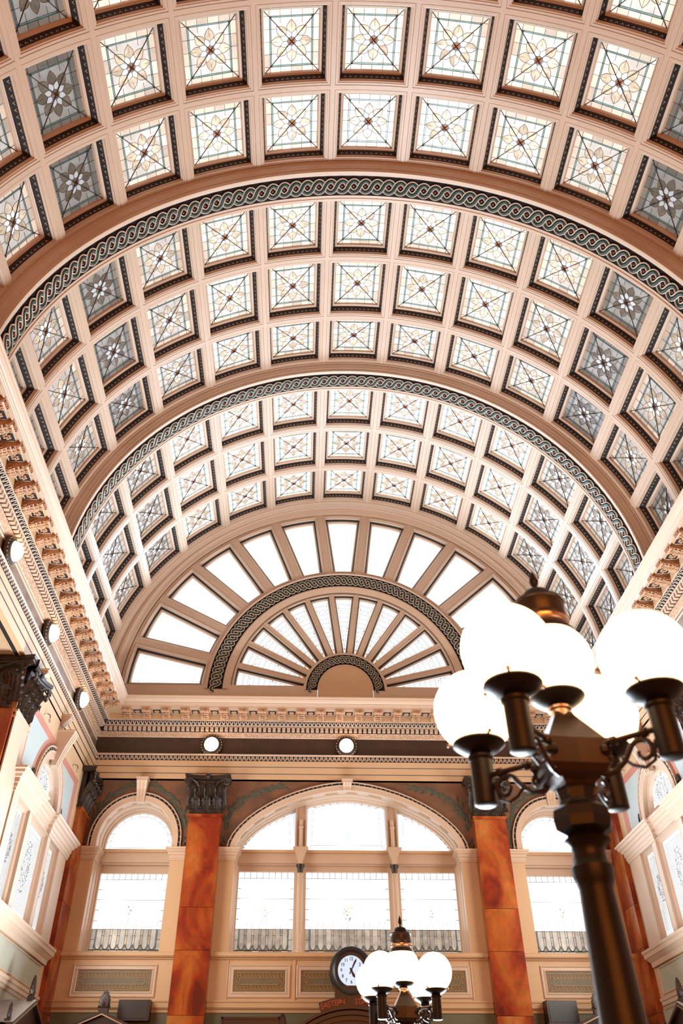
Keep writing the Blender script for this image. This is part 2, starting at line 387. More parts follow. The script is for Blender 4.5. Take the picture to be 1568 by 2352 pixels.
for yc in (9.53, 15.65):
    m = MB(); prof = [(-.46, R0 + .02), (-.45, 7.10), (-.43, 7.09), (-.43, 7.03), (-.40, 6.98), (-.395, 6.93), (-.375, 6.92), (-.375, 6.85), (-.36, 6.83), (-.27, 6.83), (-.25, 6.845, 'band_black'), (.25, 6.845), (.265, 6.87), (.33, 6.87), (.335, 6.85), (.40, 6.85), (.41, 6.87), (.43, 7.0), (.46, R0 + .02)]
    arc = lin(-pi / 2 * 1.02, pi / 2 * 1.02, 72)
    for a, b in zip(prof, prof[1:]):
        m.grid([[(a[1] * sin(t), yc + a[0], a[1] * cos(t)) for t in arc], [(b[1] * sin(t), yc + b[0], b[1] * cos(t)) for t in arc]], a[2] if len(a) > 2 else 'cream')
    rib = put('guilloche_rib', m, ceiling, smooth=True)
    for k in range(NG):
        t = (k + .5) / NG * pi - pi / 2
        x, z = sin(t), cos(t)
        if ZC + RG * z < 10.9: continue
        put('guilloche_link', vl, rib, (0, yc, 0), (0, t, 0))
        t2 = t + pi / NG / 2
        put('guilloche_boss', vboss, rib, ((RG - .0) * sin(t2), yc, (RG - .0) * cos(t2)), (0, t2, 0))
# arch next to the lunette + plain shell behind everything
m = MB(); prof = [(21.60, R0 + .02), (21.62, 7.12), (21.72, 7.11), (21.75, 7.08), (21.86, 7.07), (21.88, 7.02), (21.93, 6.98), (21.95, 6.90), (22.0, 6.86), (22.02, 6.70)]
arc = lin(-pi / 2, pi / 2, 96)
for a, b in zip(prof, prof[1:]): m.grid([[(a[1] * sin(t), a[0], a[1] * cos(t) + (a[0] > 21.8) * .0) for t in arc], [(b[1] * sin(t), b[0], b[1] * cos(t)) for t in arc]], 'cream')
put('arch_moulding', m, ceiling, smooth=True)
m = MB(); arc = lin(-pi / 2 * 1.05, pi / 2 * 1.05, 48)
m.grid([[(7.75 * sin(t), y, 7.75 * cos(t)) for t in arc] for y in (-9, 22.4)], 'dark_room')
m.grid([[(7.16 * sin(t), y, 7.16 * cos(t)) for t in arc] for y in (-9, 3.86)], 'cream')
put('vault_shell', m, ceiling)

# ================================================================== LUNETTE (fanlight in the end wall)
lun = empty('window_1', (0, D, ZL), kind='structure')
def P_l(r, t, h): return (r * sin(t), h, r * cos(t))
def wedge(r0, r1, t0, t1, ns=8):
    def f(s):
        a, b = r0 + s, r1 - s
        o = [(b, t) for t in lin(t0 + s / b, t1 - s / b, ns)]
        o += [(r, t1 - s / r) for r in lin(b, a, 3)[1:]]
        o += [(a, t) for t in lin(t1 - s / a, t0 + s / a, ns)[1:]]
        o += [(r, t0 + s / r) for r in lin(a, b, 3)[1:-1]]
        return o
    return f
NW = 13; dw = pi / NW
def fan(r0, r1, bar, k_, prof, gl, pname):
    """one mesh for a wedge frame, one for its glass; thirteen of each"""
    m = MB(); w0 = wedge(r0, r1, -dw / 2, dw / 2)
    rings(m, w0, prof, P_l); fm = m.mesh(pname)
    m = MB(); lp = wedge(r0, r1, -dw / 2, dw / 2)(prof[-1][0]); hh = prof[-1][1]
    m.add([P_l(r, t, hh) for r, t in lp], [tuple(range(len(lp)))], gl); gm = m.mesh('glass_pane')
    m = MB(); s = prof[-1][0]; a, b = r0 + s, r1 - s
    mp = lambda u, v, h: P_l(sqrt(u * u + v * v), math.atan2(u, v), h)
    lw = .010 * k_
    for q in (.1, .9):
        rr = a + (b - a) * q; tt = dw / 2 - s / rr
        pts = [(rr * sin(t), rr * cos(t)) for t in lin(-tt, tt, 4)]
        for i in range(4): strip(m, pts[i], pts[i + 1], lw, hh - .003, mp, 'came', .006)
    for sg in (-1, 1): strip(m, (a * sin(sg * (dw / 2 - (s + .07 * k_) / a)), a), (b * sin(sg * (dw / 2 - (s + .07 * k_) / b)), b), lw, hh - .003, mp, 'came', .006)
    if k_ < 1:
        for i in range(1, 12):
            rr = a + (b - a) * i / 12; tt = (dw / 2 - s / rr) * .85; strip(m, (-rr * sin(tt), rr), (rr * sin(tt), rr), .008, hh - .003, mp, 'came', .005)
        strip(m, (0, a), (0, b), .012, hh - .003, mp, 'jewel', .005)
        rnd = random.Random(4)
        for i in range(22):
            rr = a + (b - a) * rnd.random(); tt = (dw / 2 - s / rr) * .8 * rnd.uniform(-1, 1); m.ball(P_l(rr, tt, hh - .01), rnd.uniform(.012, .022), rnd.choice(('jewel', 'rose_glass', 'came')), 5, 3)
    cm = m.mesh('lead_came')
    for k in range(NW):
        t = (k - 6) * dw
        f = put(pname, fm, lun, (0, 0, 0), (0, t, 0)); put('glass_pane', gm, f, L=1.0 if k_ == 1 else .58); put('lead_came', cm, f)
fp = [(0, 0), (.09, 0), (.10, .03), (.13, .04), (.14, .08), (.16, .10), (.17, .12, 'egg_dark'), (.21, .20), (.22, .21), (.26, .22), (.28, .30)]
fan(4.12, 6.72, .1, 1, [(0, 0), (.10, 0), (.115, -.02), (.14, -.02), (.15, .02), (.165, .035), (.175, .06), (.19, .08, 'egg_dark'), (.235, .15), (.245, .16), (.27, .17), (.285, .24)], 'day', 'outer_fan_frame')
fan(1.17, 3.42, .1, .6, [(0, 0), (.055, 0), (.06, -.015), (.075, -.015), (.08, .02), (.088, .04, 'egg_dark'), (.115, .11), (.12, .12), (.135, .13), (.14, .19)], 'day', 'inner_fan_frame')
def ring(prof, n=80, name='ring_moulding', t0=-pi / 2, t1=pi / 2):
    m = MB(); arc = lin(t0, t1, n)
    for a, b in zip(prof, prof[1:]): m.grid([[P_l(a[0], t, a[1]) for t in arc], [P_l(b[0], t, b[1]) for t in arc]], a[2] if len(a) > 2 else 'cream')
    return put(name, m, lun, smooth=True)
ring([(7.2, -.05), (7.03, -.10), (6.98, -.16), (6.90, -.16), (6.86, -.08), (6.82, -.06), (6.76, -.05), (6.74, 0), (6.70, 0)])
gb = ring([(4.20, .0), (4.17, -.05), (4.13, -.07), (4.11, -.05), (4.10, -.03, 'band_black'), (3.66, -.03), (3.65, -.06), (3.60, -.07), (3.58, -.05), (3.50, -.04), (3.46, .0), (3.40, 0)], name='guilloche_ring')
sb = ring([(1.26, 0), (1.22, -.04), (1.18, -.05), (1.17, -.03, 'band_black'), (.84, -.03), (.83, -.05), (.80, -.05), (.80, -.03)], 40, 'guilloche_ring')
for rr, nn, A, w, par in ((3.88, 62, -.125, .105, gb), (1.005, 19, -.088, .075, sb)):
    p_ = pi * rr / nn
    lm = link_mesh(p_, A, w, lambda u, v, h: ((rr + v) * sin(u / rr), -.03 - h, (rr + v) * cos(u / rr)), 10, .7)
    m = MB(); m.ball((0, -.035, 0), .03 if rr > 2 else .024, 'boss_red', 6, 4); bm_ = m.mesh('guilloche_boss', True)
    for k in range(nn):
        t = (k + .5) / nn * pi - pi / 2
        put('guilloche_link', lm, par, (0, 0, 0), (0, t, 0))
        t2 = t + p_ / rr / 2
        if t2 < pi / 2: put('guilloche_boss', bm_, par, (rr * sin(t2), 0, rr * cos(t2)))
m = MB(); arc = lin(-pi / 2, pi / 2, 32)
m.add([P_l(.82, t, -.04) for t in arc] + [(.82, -.04, -.55), (-.82, -.04, -.55)], [tuple(range(len(arc) + 2))], 'cream_wall')
put('hub_panel', m, lun)
m = MB()
for sg in (-1, 1):
    x0, x1 = sorted((sg * .84, sg * 7.05))
    m.box((x0, .05, -.36), (x1, -.06, -.16)); m.box((x0, .0, -.24), (x1, -.10, -.20), 'cream'); m.box((x0, 0, -.30), (x1, -.16, -.245), 'cream_wall'); m.box((x0, 0, -.36), (x1, -.05, -.30), 'cream')
    m.box((x0, 0, -.17), (x1, -.02, .13), 'cream')
put('window_ledge', m, lun)
# masking shell of the end wall beyond the arch
m = MB(); arc = lin(-pi / 2, pi / 2, 48)
m.grid([[(7.9 * sin(t), D + .4, ZC + 7.9 * cos(t)) for t in arc], [(6.9 * sin(t), D + .02, ZC + 6.9 * cos(t)) for t in arc]], 'cream_wall')
m.box((-7.6, D + .5, -1.6), (7.6, D + 1.4, -1.5), 'cream_wall')
put('wall_end_arch', m, kind='structure')

# ================================================================== CORNICE AND ARCHITRAVE
path = [(-W, -9), (-W, D), (W, D), (W, -9)]
corn = [(-.08, 9.30, 'cream'), (-.06, 9.315, 'cream_stipple'), (.03, 9.42, 'black_line'), (.03, 9.565), (.10, 9.565), (.11, 9.585), (.13, 9.59, 'egg_dark'), (.21, 9.675), (.23, 9.68), (.235, 9.70, 'cream_wall'), (.24, 9.87, 'cream_wall'), (.61, 9.87, 'cream'), (.61, 9.845), (.635, 9.845), (.64, 9.95), (.655, 9.955), (.66, 9.985), (.675, 9.99), (.68, 10.03), (.70, 10.045), (.735, 10.10), (.745, 10.145), (.765, 10.15), (.77, 10.185), (.55, 10.20), (-.2, 10.20)]  # dentil backing is black: shade of the deep slots put in its colour
arch = [(-.25, 8.05, 'cream_wall'), (.0, 8.05, 'cream_wall'), (.0, 8.245, 'black_line'), (.012, 8.262, 'cream_wall'), (.014, 8.43, 'black_line'), (.026, 8.447, 'cream_wall'), (.028, 8.60, 'egg_dark'), (.045, 8.735), (.055, 8.745), (.055, 8.785), (-.08, 8.80)]
# egg-and-dart relief element
def eggdart(w, hgt, dd, m):
    for sg in (-1, 1):
        m.add([(sg * w * .50, -.01, .01), (sg * w * .34, -.01, .0), (sg * w * .06, dd * .9, hgt * .80), (sg * w * .24, dd * 1.0, hgt * .9)], [(0, 1, 2, 3)], 'egg_tip')
def modillion():
    m = MB(); w = .105
    P = lambda a, b, c: (c, a, b)
    out = [(0, 0), (.40, 0), (.40, -.035), (.415, -.05), (.41, -.09), (.375, -.11), (.335, -.10), (.30, -.085), (.24, -.10), (.17, -.135), (.11, -.175), (.05, -.19), (0, -.18)]
    m.ext(out, (-w, w), 'cream_carved', P)
    m.box((-w - .02, 0, -.03), (w + .02, .425, .005), 'cream_carved'); m.box((-w - .01, 0, -.045), (w + .01, .41, -.03), 'cream')
    for sg in (-1, 1):
        for (cy, cz, r) in ((.075, -.105, .07), (.365, -.07, .04)):
            pts = [(sg * (w + .012), cy + r * (1 - i / 14) * cos(i * .9), cz + r * (1 - i / 14) * sin(i * .9)) for i in range(13)]
            m.tube(pts, .012, 5, 'cream_carved')
    # acanthus leaf under the bracket
    for j in range(5):
        y = .05 + j * .075; z = -.19 + j * .022; r = .062 - .004 * j
        for sx in (-.06, 0, .06): m.ball((sx, y, z - (.012 if sx == 0 else 0)), r * .62, 'cream_carved', 6, 4, (1, 1.1, .6))
    for sx in (-.07, -.025, .025, .07): m.ball((sx, .425, -.07), .028, 'cream_carved', 6, 4, (.7, .7, 1.6))
    return m.mesh('modillion', True)
mod_me = modillion()
m = MB()
m.box((-.115, .09, -.012), (.115, .34, .003), 'egg_dark')
for (a, b) in (((-.135, .07, -.02), (-.115, .36, .003)), ((.115, .07, -.02), (.135, .36, .003)), ((-.135, .34, -.02), (.135, .36, .003)), ((-.135, .07, -.02), (.135, .09, .003))): m.box(a, b, 'cream')
for k in range(6): m.ball((.055 * cos(k * pi / 3), .215 + .055 * sin(k * pi / 3), -.025), .03, 'cream_carved', 6, 4, (1, 1, .6))
m.ball((0, .215, -.035), .025, 'cream_carved', 6, 4)
ros_me = m.mesh('rosette_panel', True)
m = MB(); m.box((-.044, -.02, 0), (.044, .085, .105), 'cream'); dent_me = m.mesh('dentil')
m = MB(); eggdart(.12, .075, .07, m); m.ball((0, .02, .04), .03, 'egg_dark', 6, 4, (1, 1, 1.3)); dart_c = m
def runs(name, seg, frame):
    """frame(t) -> world placement along the wall; builds the course pieces"""
    m = MB(); hsweep(m, path, corn, [seg]); tr = put(name, m, kind='structure')
    L0, L1, rz = frame
    def at(t, z): # position on wall line, rotated so local +y points into the hall
        return (L0[0] + (L1[0] - L0[0]) * t, L0[1] + (L1[1] - L0[1]) * t, z)
    ln = sqrt((L1[0] - L0[0]) ** 2 + (L1[1] - L0[1]) ** 2)
    n = round(ln / .5475)
    for k in range(n):
        t = ((k + .5) * .5475) / ln; t3 = ((k + 1.0) * .5475) / ln
        if t * ln > ln - .5: continue
        p = at(t, 9.87)
        n_ = Vector((-sin(rz), cos(rz))) 
        put('modillion', mod_me, tr, (p[0] + n_.x * .225, p[1] + n_.y * .225, 9.87), (0, 0, rz))
        if t3 * ln < ln - .5:
            p = at(t3, 9.87); put('rosette_panel', ros_me, tr, (p[0] + n_.x * .2, p[1] + n_.y * .2, 9.868), (0, 0, rz))
    nd = int((ln - .1) / .1366)
    for k in range(-3, nd + 3):
        p = at((k + .5) * .1366 / ln, 0); n_ = Vector((-sin(rz), cos(rz)))
        put('dentil', dent_me, tr, (p[0] + n_.x * .04, p[1] + n_.y * .04, 9.44), (0, 0, rz))
    # egg course, one joined relief
    m = MB(); ne = int(ln / .115)
    c, s_ = cos(rz), sin(rz)
    for k in range(-3, ne + 3):
        p = at((k + .5) * .115 / ln, 9.59)
        for (base_d, z0) in ((.15, 9.588),):
            vs = [(p[0] + x * c - (y + base_d) * s_, p[1] + x * s_ + (y + base_d) * c, z0 + z) for x, y, z in dart_c.v]
            for nm in dart_c.names: m.mi(nm)
            b = len(m.v); m.v += vs
            for f, mi in zip(dart_c.f, dart_c.m): m.f.append(tuple(i + b for i in f)); m.m.append(m.mi(dart_c.names[mi]))
    put('egg_and_dart', m, tr, kind='stuff')
    return tr
# local +y must point inwards: left wall inward = +x -> rz = -90
runs('trim_1', 0, ((-W, 21.3), (-W, 5.0), -pi / 2))
runs('trim_2', 1, ((-6.5, D), (6.5, D), pi))
runs('trim_3', 2, ((W, 21.3), (W, 5.0), pi / 2))
# architrave (both cased in one profile), frieze faces
for nm, seg in (('trim_4', 0), ('trim_5', 1), ('trim_6', 2)):
    m = MB(); hsweep(m, path, arch, [seg]); tr = put(nm, m, kind='structure')
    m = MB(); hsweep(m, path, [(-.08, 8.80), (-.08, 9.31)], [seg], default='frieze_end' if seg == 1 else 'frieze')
    if seg != 1: hsweep(m, path, [(-.08, 9.20), (-.055, 9.21), (-.055, 9.235), (-.08, 9.245)], [seg], default='cream')
    put('frieze', m, tr)
    m = MB()
    n = int((D + 9) / .12) if seg != 1 else int(2 * W / .12)
    for k in range(n):
        if seg == 1:
            x = -W + (k + .5) * .12; y = D
            T = lambda a, b, z: (x + a, y - b, z)
        else:
            sg = -1 if seg == 0 else 1; y = D - (k + .5) * .12
            if y < 5: continue
            T = lambda a, b, z: (sg * (W - b), y + a, z)
        for q in (-1, 1): m.add([T(q * .060, .038, 8.61), T(q * .040, .038, 8.61), T(q * .004, .056, 8.71), T(q * .026, .056, 8.725)], [(0, 1, 2, 3)], 'egg_tip')
        m.add([T(-.024, .042, 8.625), T(0, .07, 8.64), T(.024, .042, 8.625), T(0, .052, 8.70)], [(0, 1, 3), (1, 2, 3)], 'egg_tip')
    put('egg_and_dart', m, tr, kind='stuff')

# ================================================================== WALL MAKER
def arch_pts(xc, a, zs, stilt, b, n=2.0, N=24):
    """outline of an opening from left spring over the crown to the right spring"""
    o = []
    for i in range(N + 1):
        t = pi - pi * i / N; c, s = cos(t), sin(t)
        o.append((xc + a * (abs(c) ** (2 / n)) * (1 if c >= 0 else -1), zs + stilt + b * abs(s) ** (2 / n)))
    return o
def wall_open(m, u0, u1, z0, z1, opn, P, zi, low, high):
    """wall strip with one arched opening; opn = dict(x,a,sill,zs,stilt,b,n)"""
    x, a = opn['x'], opn['a']
    def vquad(ua, ub, za, zb, mt):
        if ub - ua > 1e-4 and zb - za > 1e-4: m.quad(P(ua, za, 0), P(ub, za, 0), P(ub, zb, 0), P(ua, zb, 0), mt)
    vquad(u0, u1, z0, opn['sill'], low)
    for ua, ub in ((u0, x - a), (x + a, u1)):
        vquad(ua, ub, opn['sill'], zi, low); vquad(ua, ub, zi, z1, high)
    pts = arch_pts(x, a, opn['zs'], opn['stilt'], opn['b'], opn['n'])
    for p, q in zip(pts, pts[1:]): m.quad(P(p[0], p[1], 0), P(q[0], q[1], 0), P(q[0], z1, 0), P(p[0], z1, 0), high)
def opening_loop(opn, s=0, bottom=None):
    z0 = opn['sill'] if bottom is None else bottom
    a = opn['a'] - s; pts = arch_pts(opn['x'], a, opn['zs'], opn['stilt'], opn['b'] - s, opn['n'])
    return [(opn['x'] - a, z0)] + pts + [(opn['x'] + a, z0)]
P_e = lambda u, z, h: (u, D + h, z)
OC = dict(x=0, a=2.93, sill=3.95, zs=6.32, stilt=0, b=1.49, n=1.68)
OS = [dict(x=s * 5.56, a=.97, sill=3.95, zs=6.32, stilt=.19, b=.97, n=2.0) for s in (-1, 1)]
wall = MB()
wall_open(wall, -W - .05, -3.95, ZF, 8.1, OS[0], P_e, 6.32, 'cream_wall', 'spandrel')
wall_open(wall, -3.95, 3.95, ZF, 8.1, OC, P_e, 6.32, 'cream_wall', 'spandrel')
wall_open(wall, 3.95, W + .05, ZF, 8.1, OS[1], P_e, 6.32, 'cream_wall', 'spandrel')
wall.quad((-W - .2, D + .09, 8.0), (W + .2, D + .09, 8.0), (W + .2, D + .09, 10.4), (-W - .2, D + .09, 10.4), 'cream_wall')
wall_end = put('wall_end', wall, kind='structure')
def laurel(m, pts, ls, P, seed):
    rnd = random.Random(seed); n = len(pts)
    for i in range(n - 1):
        (x0, z0), (x1, z1) = pts[i], pts[i + 1]; dx, dz = x1 - x0, z1 - z0; l = sqrt(dx * dx + dz * dz); dx /= l; dz /= l
        m.add([P(x0 - dz * .007, z0 + dx * .007, -.004), P(x0 + dz * .007, z0 - dx * .007, -.004), P(x1 + dz * .007, z1 - dx * .007, -.004), P(x1 - dz * .007, z1 + dx * .007, -.004)], [(0, 1, 2, 3)], 'laurel')
        for sg in (-1, -.5, .5, 1, 0):
            an = sg * rnd.uniform(.45, .85) + math.atan2(dz, dx); L = ls * rnd.uniform(.8, 1.2); wv = L * .2
            bx_, bz_ = x0 + rnd.uniform(0, 1) * dx * l, z0 + rnd.uniform(0, 1) * dz * l
            ca, sa = cos(an), sin(an)
            f = lambda a, b, h: P(bx_ + a * ca - b * sa, bz_ + a * sa + b * ca, h)
            m.add([f(0, 0, -.004), f(L * .35, wv, -.006), f(L, 0, -.006), f(L * .35, -wv, -.006), f(L * .45, 0, -.016)], [(0, 1, 4), (1, 2, 4), (2, 3, 4), (3, 0, 4)], 'laurel')
def curve(p0, p1, p2, n=7): return [((1 - t) ** 2 * p0[0] + 2 * t * (1 - t) * p1[0] + t * t * p2[0], (1 - t) ** 2 * p0[1] + 2 * t * (1 - t) * p1[1] + t * t * p2[1]) for t in lin(0, 1, n)]
sd = 0
for sx in (-1, 1):
    for pts in (curve((sx * 6.70, 6.75), (sx * 6.80, 7.6), (sx * 5.75, 7.93), 9), curve((sx * 4.32, 6.75), (sx * 4.38, 7.6), (sx * 5.35, 7.93), 9), curve((sx * 3.24, 6.75), (sx * 3.18, 7.75), (sx * 1.7, 7.93), 11)):
        m = MB(); laurel(m, pts, .21, P_e, sd); sd += 1; put('laurel_spray', m, wall_end)
    for xx in (4.27, 3.28, 6.86):
        m = MB()
        for j in range(7):
            a = pi / 2 + (j - 3) * .42; m.ball((sx * xx + .07 * cos(a), D - .01, 6.46 + .09 * sin(a)), .03, 'laurel', 6, 4, (.6, .5, 1.5))
        m.ball((sx * xx, D - .01, 6.42), .04, 'laurel'); put('palmette', m, wall_end)
# archivolts
def archivolt(opn, name='archivolt', par=None, P=P_e, out=.24, bot=6.32):
    m = MB(); prof = [(0, .0), (0, -.05), (-.012, -.06), (-.125, -.06), (-.135, -.07), (-.15, -.07), (-.155, -.045, 'egg_dark'), (-.205, -.045), (-.21, -.07), (-.235, -.07), (-.24, 0)]
    k = out / .24
    rings(m, lambda s: opening_loop(opn, s, bot), [(a[0] * k, *a[1:]) for a in prof], P, False)
    # beads on the dark band
    pts = opening_loop(opn, -.18 * k, bot); acc = 0
    for p, q in zip(pts, pts[1:]):
        l = sqrt((q[0] - p[0]) ** 2 + (q[1] - p[1]) ** 2); n = max(1, int(l / .06))
        for i in range(n):
            t = i / n; c = P(p[0] + (q[0] - p[0]) * t, p[1] + (q[1] - p[1]) * t, -.05); m.ball(c, .016, 'egg_tip' if i % 2 else 'egg_dark', 4, 3)
    return put(name, m, par)
for o_ in (OC, *OS): archivolt(o_, par=wall_end)
# keystones
def keystone(m, z0, z1, w0, w1, P, d0=.10, d1=.24):
    for i in range(4):
        pass
    out = [(0, z0), (-d0, z0), (-d0 - .01, z0 + .05), (-d0 - .02, z0 + .08), (-(d0 + d1) / 2, (z0 + z1) / 2), (-d1, z1 - .14), (-d1 - .03, z1 - .09), (-d1 - .03, z1), (0, z1)]
    wz = lambda z: w0 + (w1 - w0) * (z - z0) / (z1 - z0)
    L_ = [P(-wz(z), z, h) for h, z in out]; Rr = [P(wz(z), z, h) for h, z in out]
    m.grid([L_, Rr], 'cream', True); n = len(out); m.add(L_, [tuple(range(n))]); m.add(Rr, [tuple(range(n))])
    for q in (-.35, .35):
        m.grid([[P(q * wz(z) * 1 - .012, z, h - .012) for h, z in out[1:7]], [P(q * wz(z) + .012, z, h - .012) for h, z in out[1:7]]], 'cream_wall')
    m.box((-w1 - .02, -d1 - .06, z1 - .03), (w1 + .02, 0, z1), 'cream', lambda a, b, c: P(a, c, b))
for o_, z0, w0, w1 in ((OC, 7.80, .10, .13), (OS[0], 7.45, .10, .15), (OS[1], 7.45, .10, .15)):
    m = MB(); keystone(m, z0, 8.05, w0, w1, lambda u, z, h, o_=o_: P_e(u + o_['x'], z, h)); put('keystone', m, wall_end)
# impost caps, sills, base band
imp = [(0, 6.02), (.02, 6.02), (.025, 6.05), (.035, 6.055), (.04, 6.13), (.06, 6.14), (.065, 6.20), (.09, 6.22), (.11, 6.26), (.13, 6.27), (.135, 6.315), (0, 6.32)]
def path_sweep(name, pth, prof, par, default='cream'):
    m = MB(); hsweep(m, pth, prof, default=default, capends=True); return put(name, m, par)
def imp_strip(u0, u1, r0, r1):  # opening returns on side r0 / r1
    p = [(u0, D)]; p = ([(u0, D + .5)] if r0 else []) + p + [(u1, D)] + ([(u1, D + .5)] if r1 else [])
    path_sweep('impost_cap', p, imp, wall_end)
imp_strip(-6.95, -6.53, 0, 1); imp_strip(-4.59, -4.15, 1, 0); imp_strip(-3.36, -2.93, 0, 1); imp_strip(2.93, 3.36, 1, 0); imp_strip(4.15, 4.59, 0, 1); imp_strip(6.53, 6.95, 1, 0)
sill = [(0, 3.80), (.03, 3.81), (.035, 3.845), (.09, 3.85), (.095, 3.865), (.11, 3.87), (.115, 3.93), (.12, 3.95), (0, 3.955), (-.75, 3.96)]
band = [(0, 2.74), (.03, 2.745), (.04, 2.80), (.06, 2.81), (.075, 2.83, 'black_line'), (.05, 2.84), (.06, 2.93), (.075, 2.95), (.08, 2.98), (0, 2.985)]
for u0, u1 in ((-6.98, -4.18), (-3.335, 3.335), (4.18, 6.98)):
    path_sweep('window_sill', [(u0, D), (u1, D)], sill, wall_end, 'cream_wall'); path_sweep('base_band', [(u0, D), (u1, D)], band, wall_end, 'cream_wall')
m = MB(); m.quad((-7, D - .012, ZF), (7, D - .012, ZF), (7, D - .012, 2.75), (-7, D - .012, 2.75), 'dark_green_wall'); put('dado_panel', m, wall_end)
# recessed panels with key border
def key_panel(u0, u1, z0, z1, par, P=P_e, key=True, fieldm='olive'):
    m = MB(); lp = lambda s: [(u0 + s, z0 + s), (u1 - s, z0 + s), (u1 - s, z1 - s), (u0 + s, z1 - s)]
    rings(m, lp, [(-.13, 0), (-.12, -.025), (-.10, -.035), (-.085, -.02), (-.05, -.02), (-.045, -.03), (-.02, -.035), (0, -.005, fieldm)], P)
    a = lp(0); m.add([P(x, z, -.004) for x, z in a], [(0, 1, 2, 3)], fieldm)
    pn = put('olive_panel', m, par)
    if key:
        m = MB(); c = .028; st = .155
        def bar(x0, x1, y0, y1): m.box((x0, y0, -.012), (x1, y1, -.004), 'key_gold', P)
        for i in (0, 1):
            L = lp(.03 if i == 0 else .135); (x0, y0), (x1, y1) = L[0], L[2]; t = .010
            for q in ((x0, x1, y0, y0 + t), (x0, x1, y1 - t, y1), (x0, x0 + t, y0, y1), (x1 - t, x1, y0, y1)): bar(*q)
        def fret(x, y, hx, hy):
            g = .042
            for (a, b, c_, d_) in ((-.5, .5, -.5, -.3), (-.5, -.3, -.5, .5), (-.5, .3, .3, .5), (.1, .3, -.05, .5), (-.15, .3, -.1, .06)):
                bar(x + a * g * 1.5, x + b * g * 1.5, y + c_ * g * 1.5, y + d_ * g * 1.5)
        (x0, y0), (x1, y1) = lp(.0875)[0], lp(.0875)[2]
        n = int((x1 - x0) / .085)
        for i in range(n + 1):
            x = x0 + (x1 - x0) * i / n; fret(x, y0, 1, 1); fret(x, y1, 1, 1)
        n = int((y1 - y0) / .085)
        for i in range(1, n): fret(x0, y0 + (y1 - y0) * i / n, 1, 1); fret(x1, y0 + (y1 - y0) * i / n, 1, 1)
        put('key_border', m, pn)
for (a, b) in ((-6.42, -4.69), (-2.75, -1.54), (-1.15, 1.15), (1.54, 2.75), (4.69, 6.42)): key_panel(a, b, 3.16, 3.58, wall_end)
m = MB()
for x in (-2.93, 2.89): m.box((x, D - .02, 2.98), (x + .04, D, 3.80), 'cream_wall')
m.box((-1.36, D - .03, 2.98), (-1.30, D, 3.80), 'cream_wall'); m.box((1.30, D - .03, 2.98), (1.36, D, 3.80), 'cream_wall')
put('panel_stile', m, wall_end)

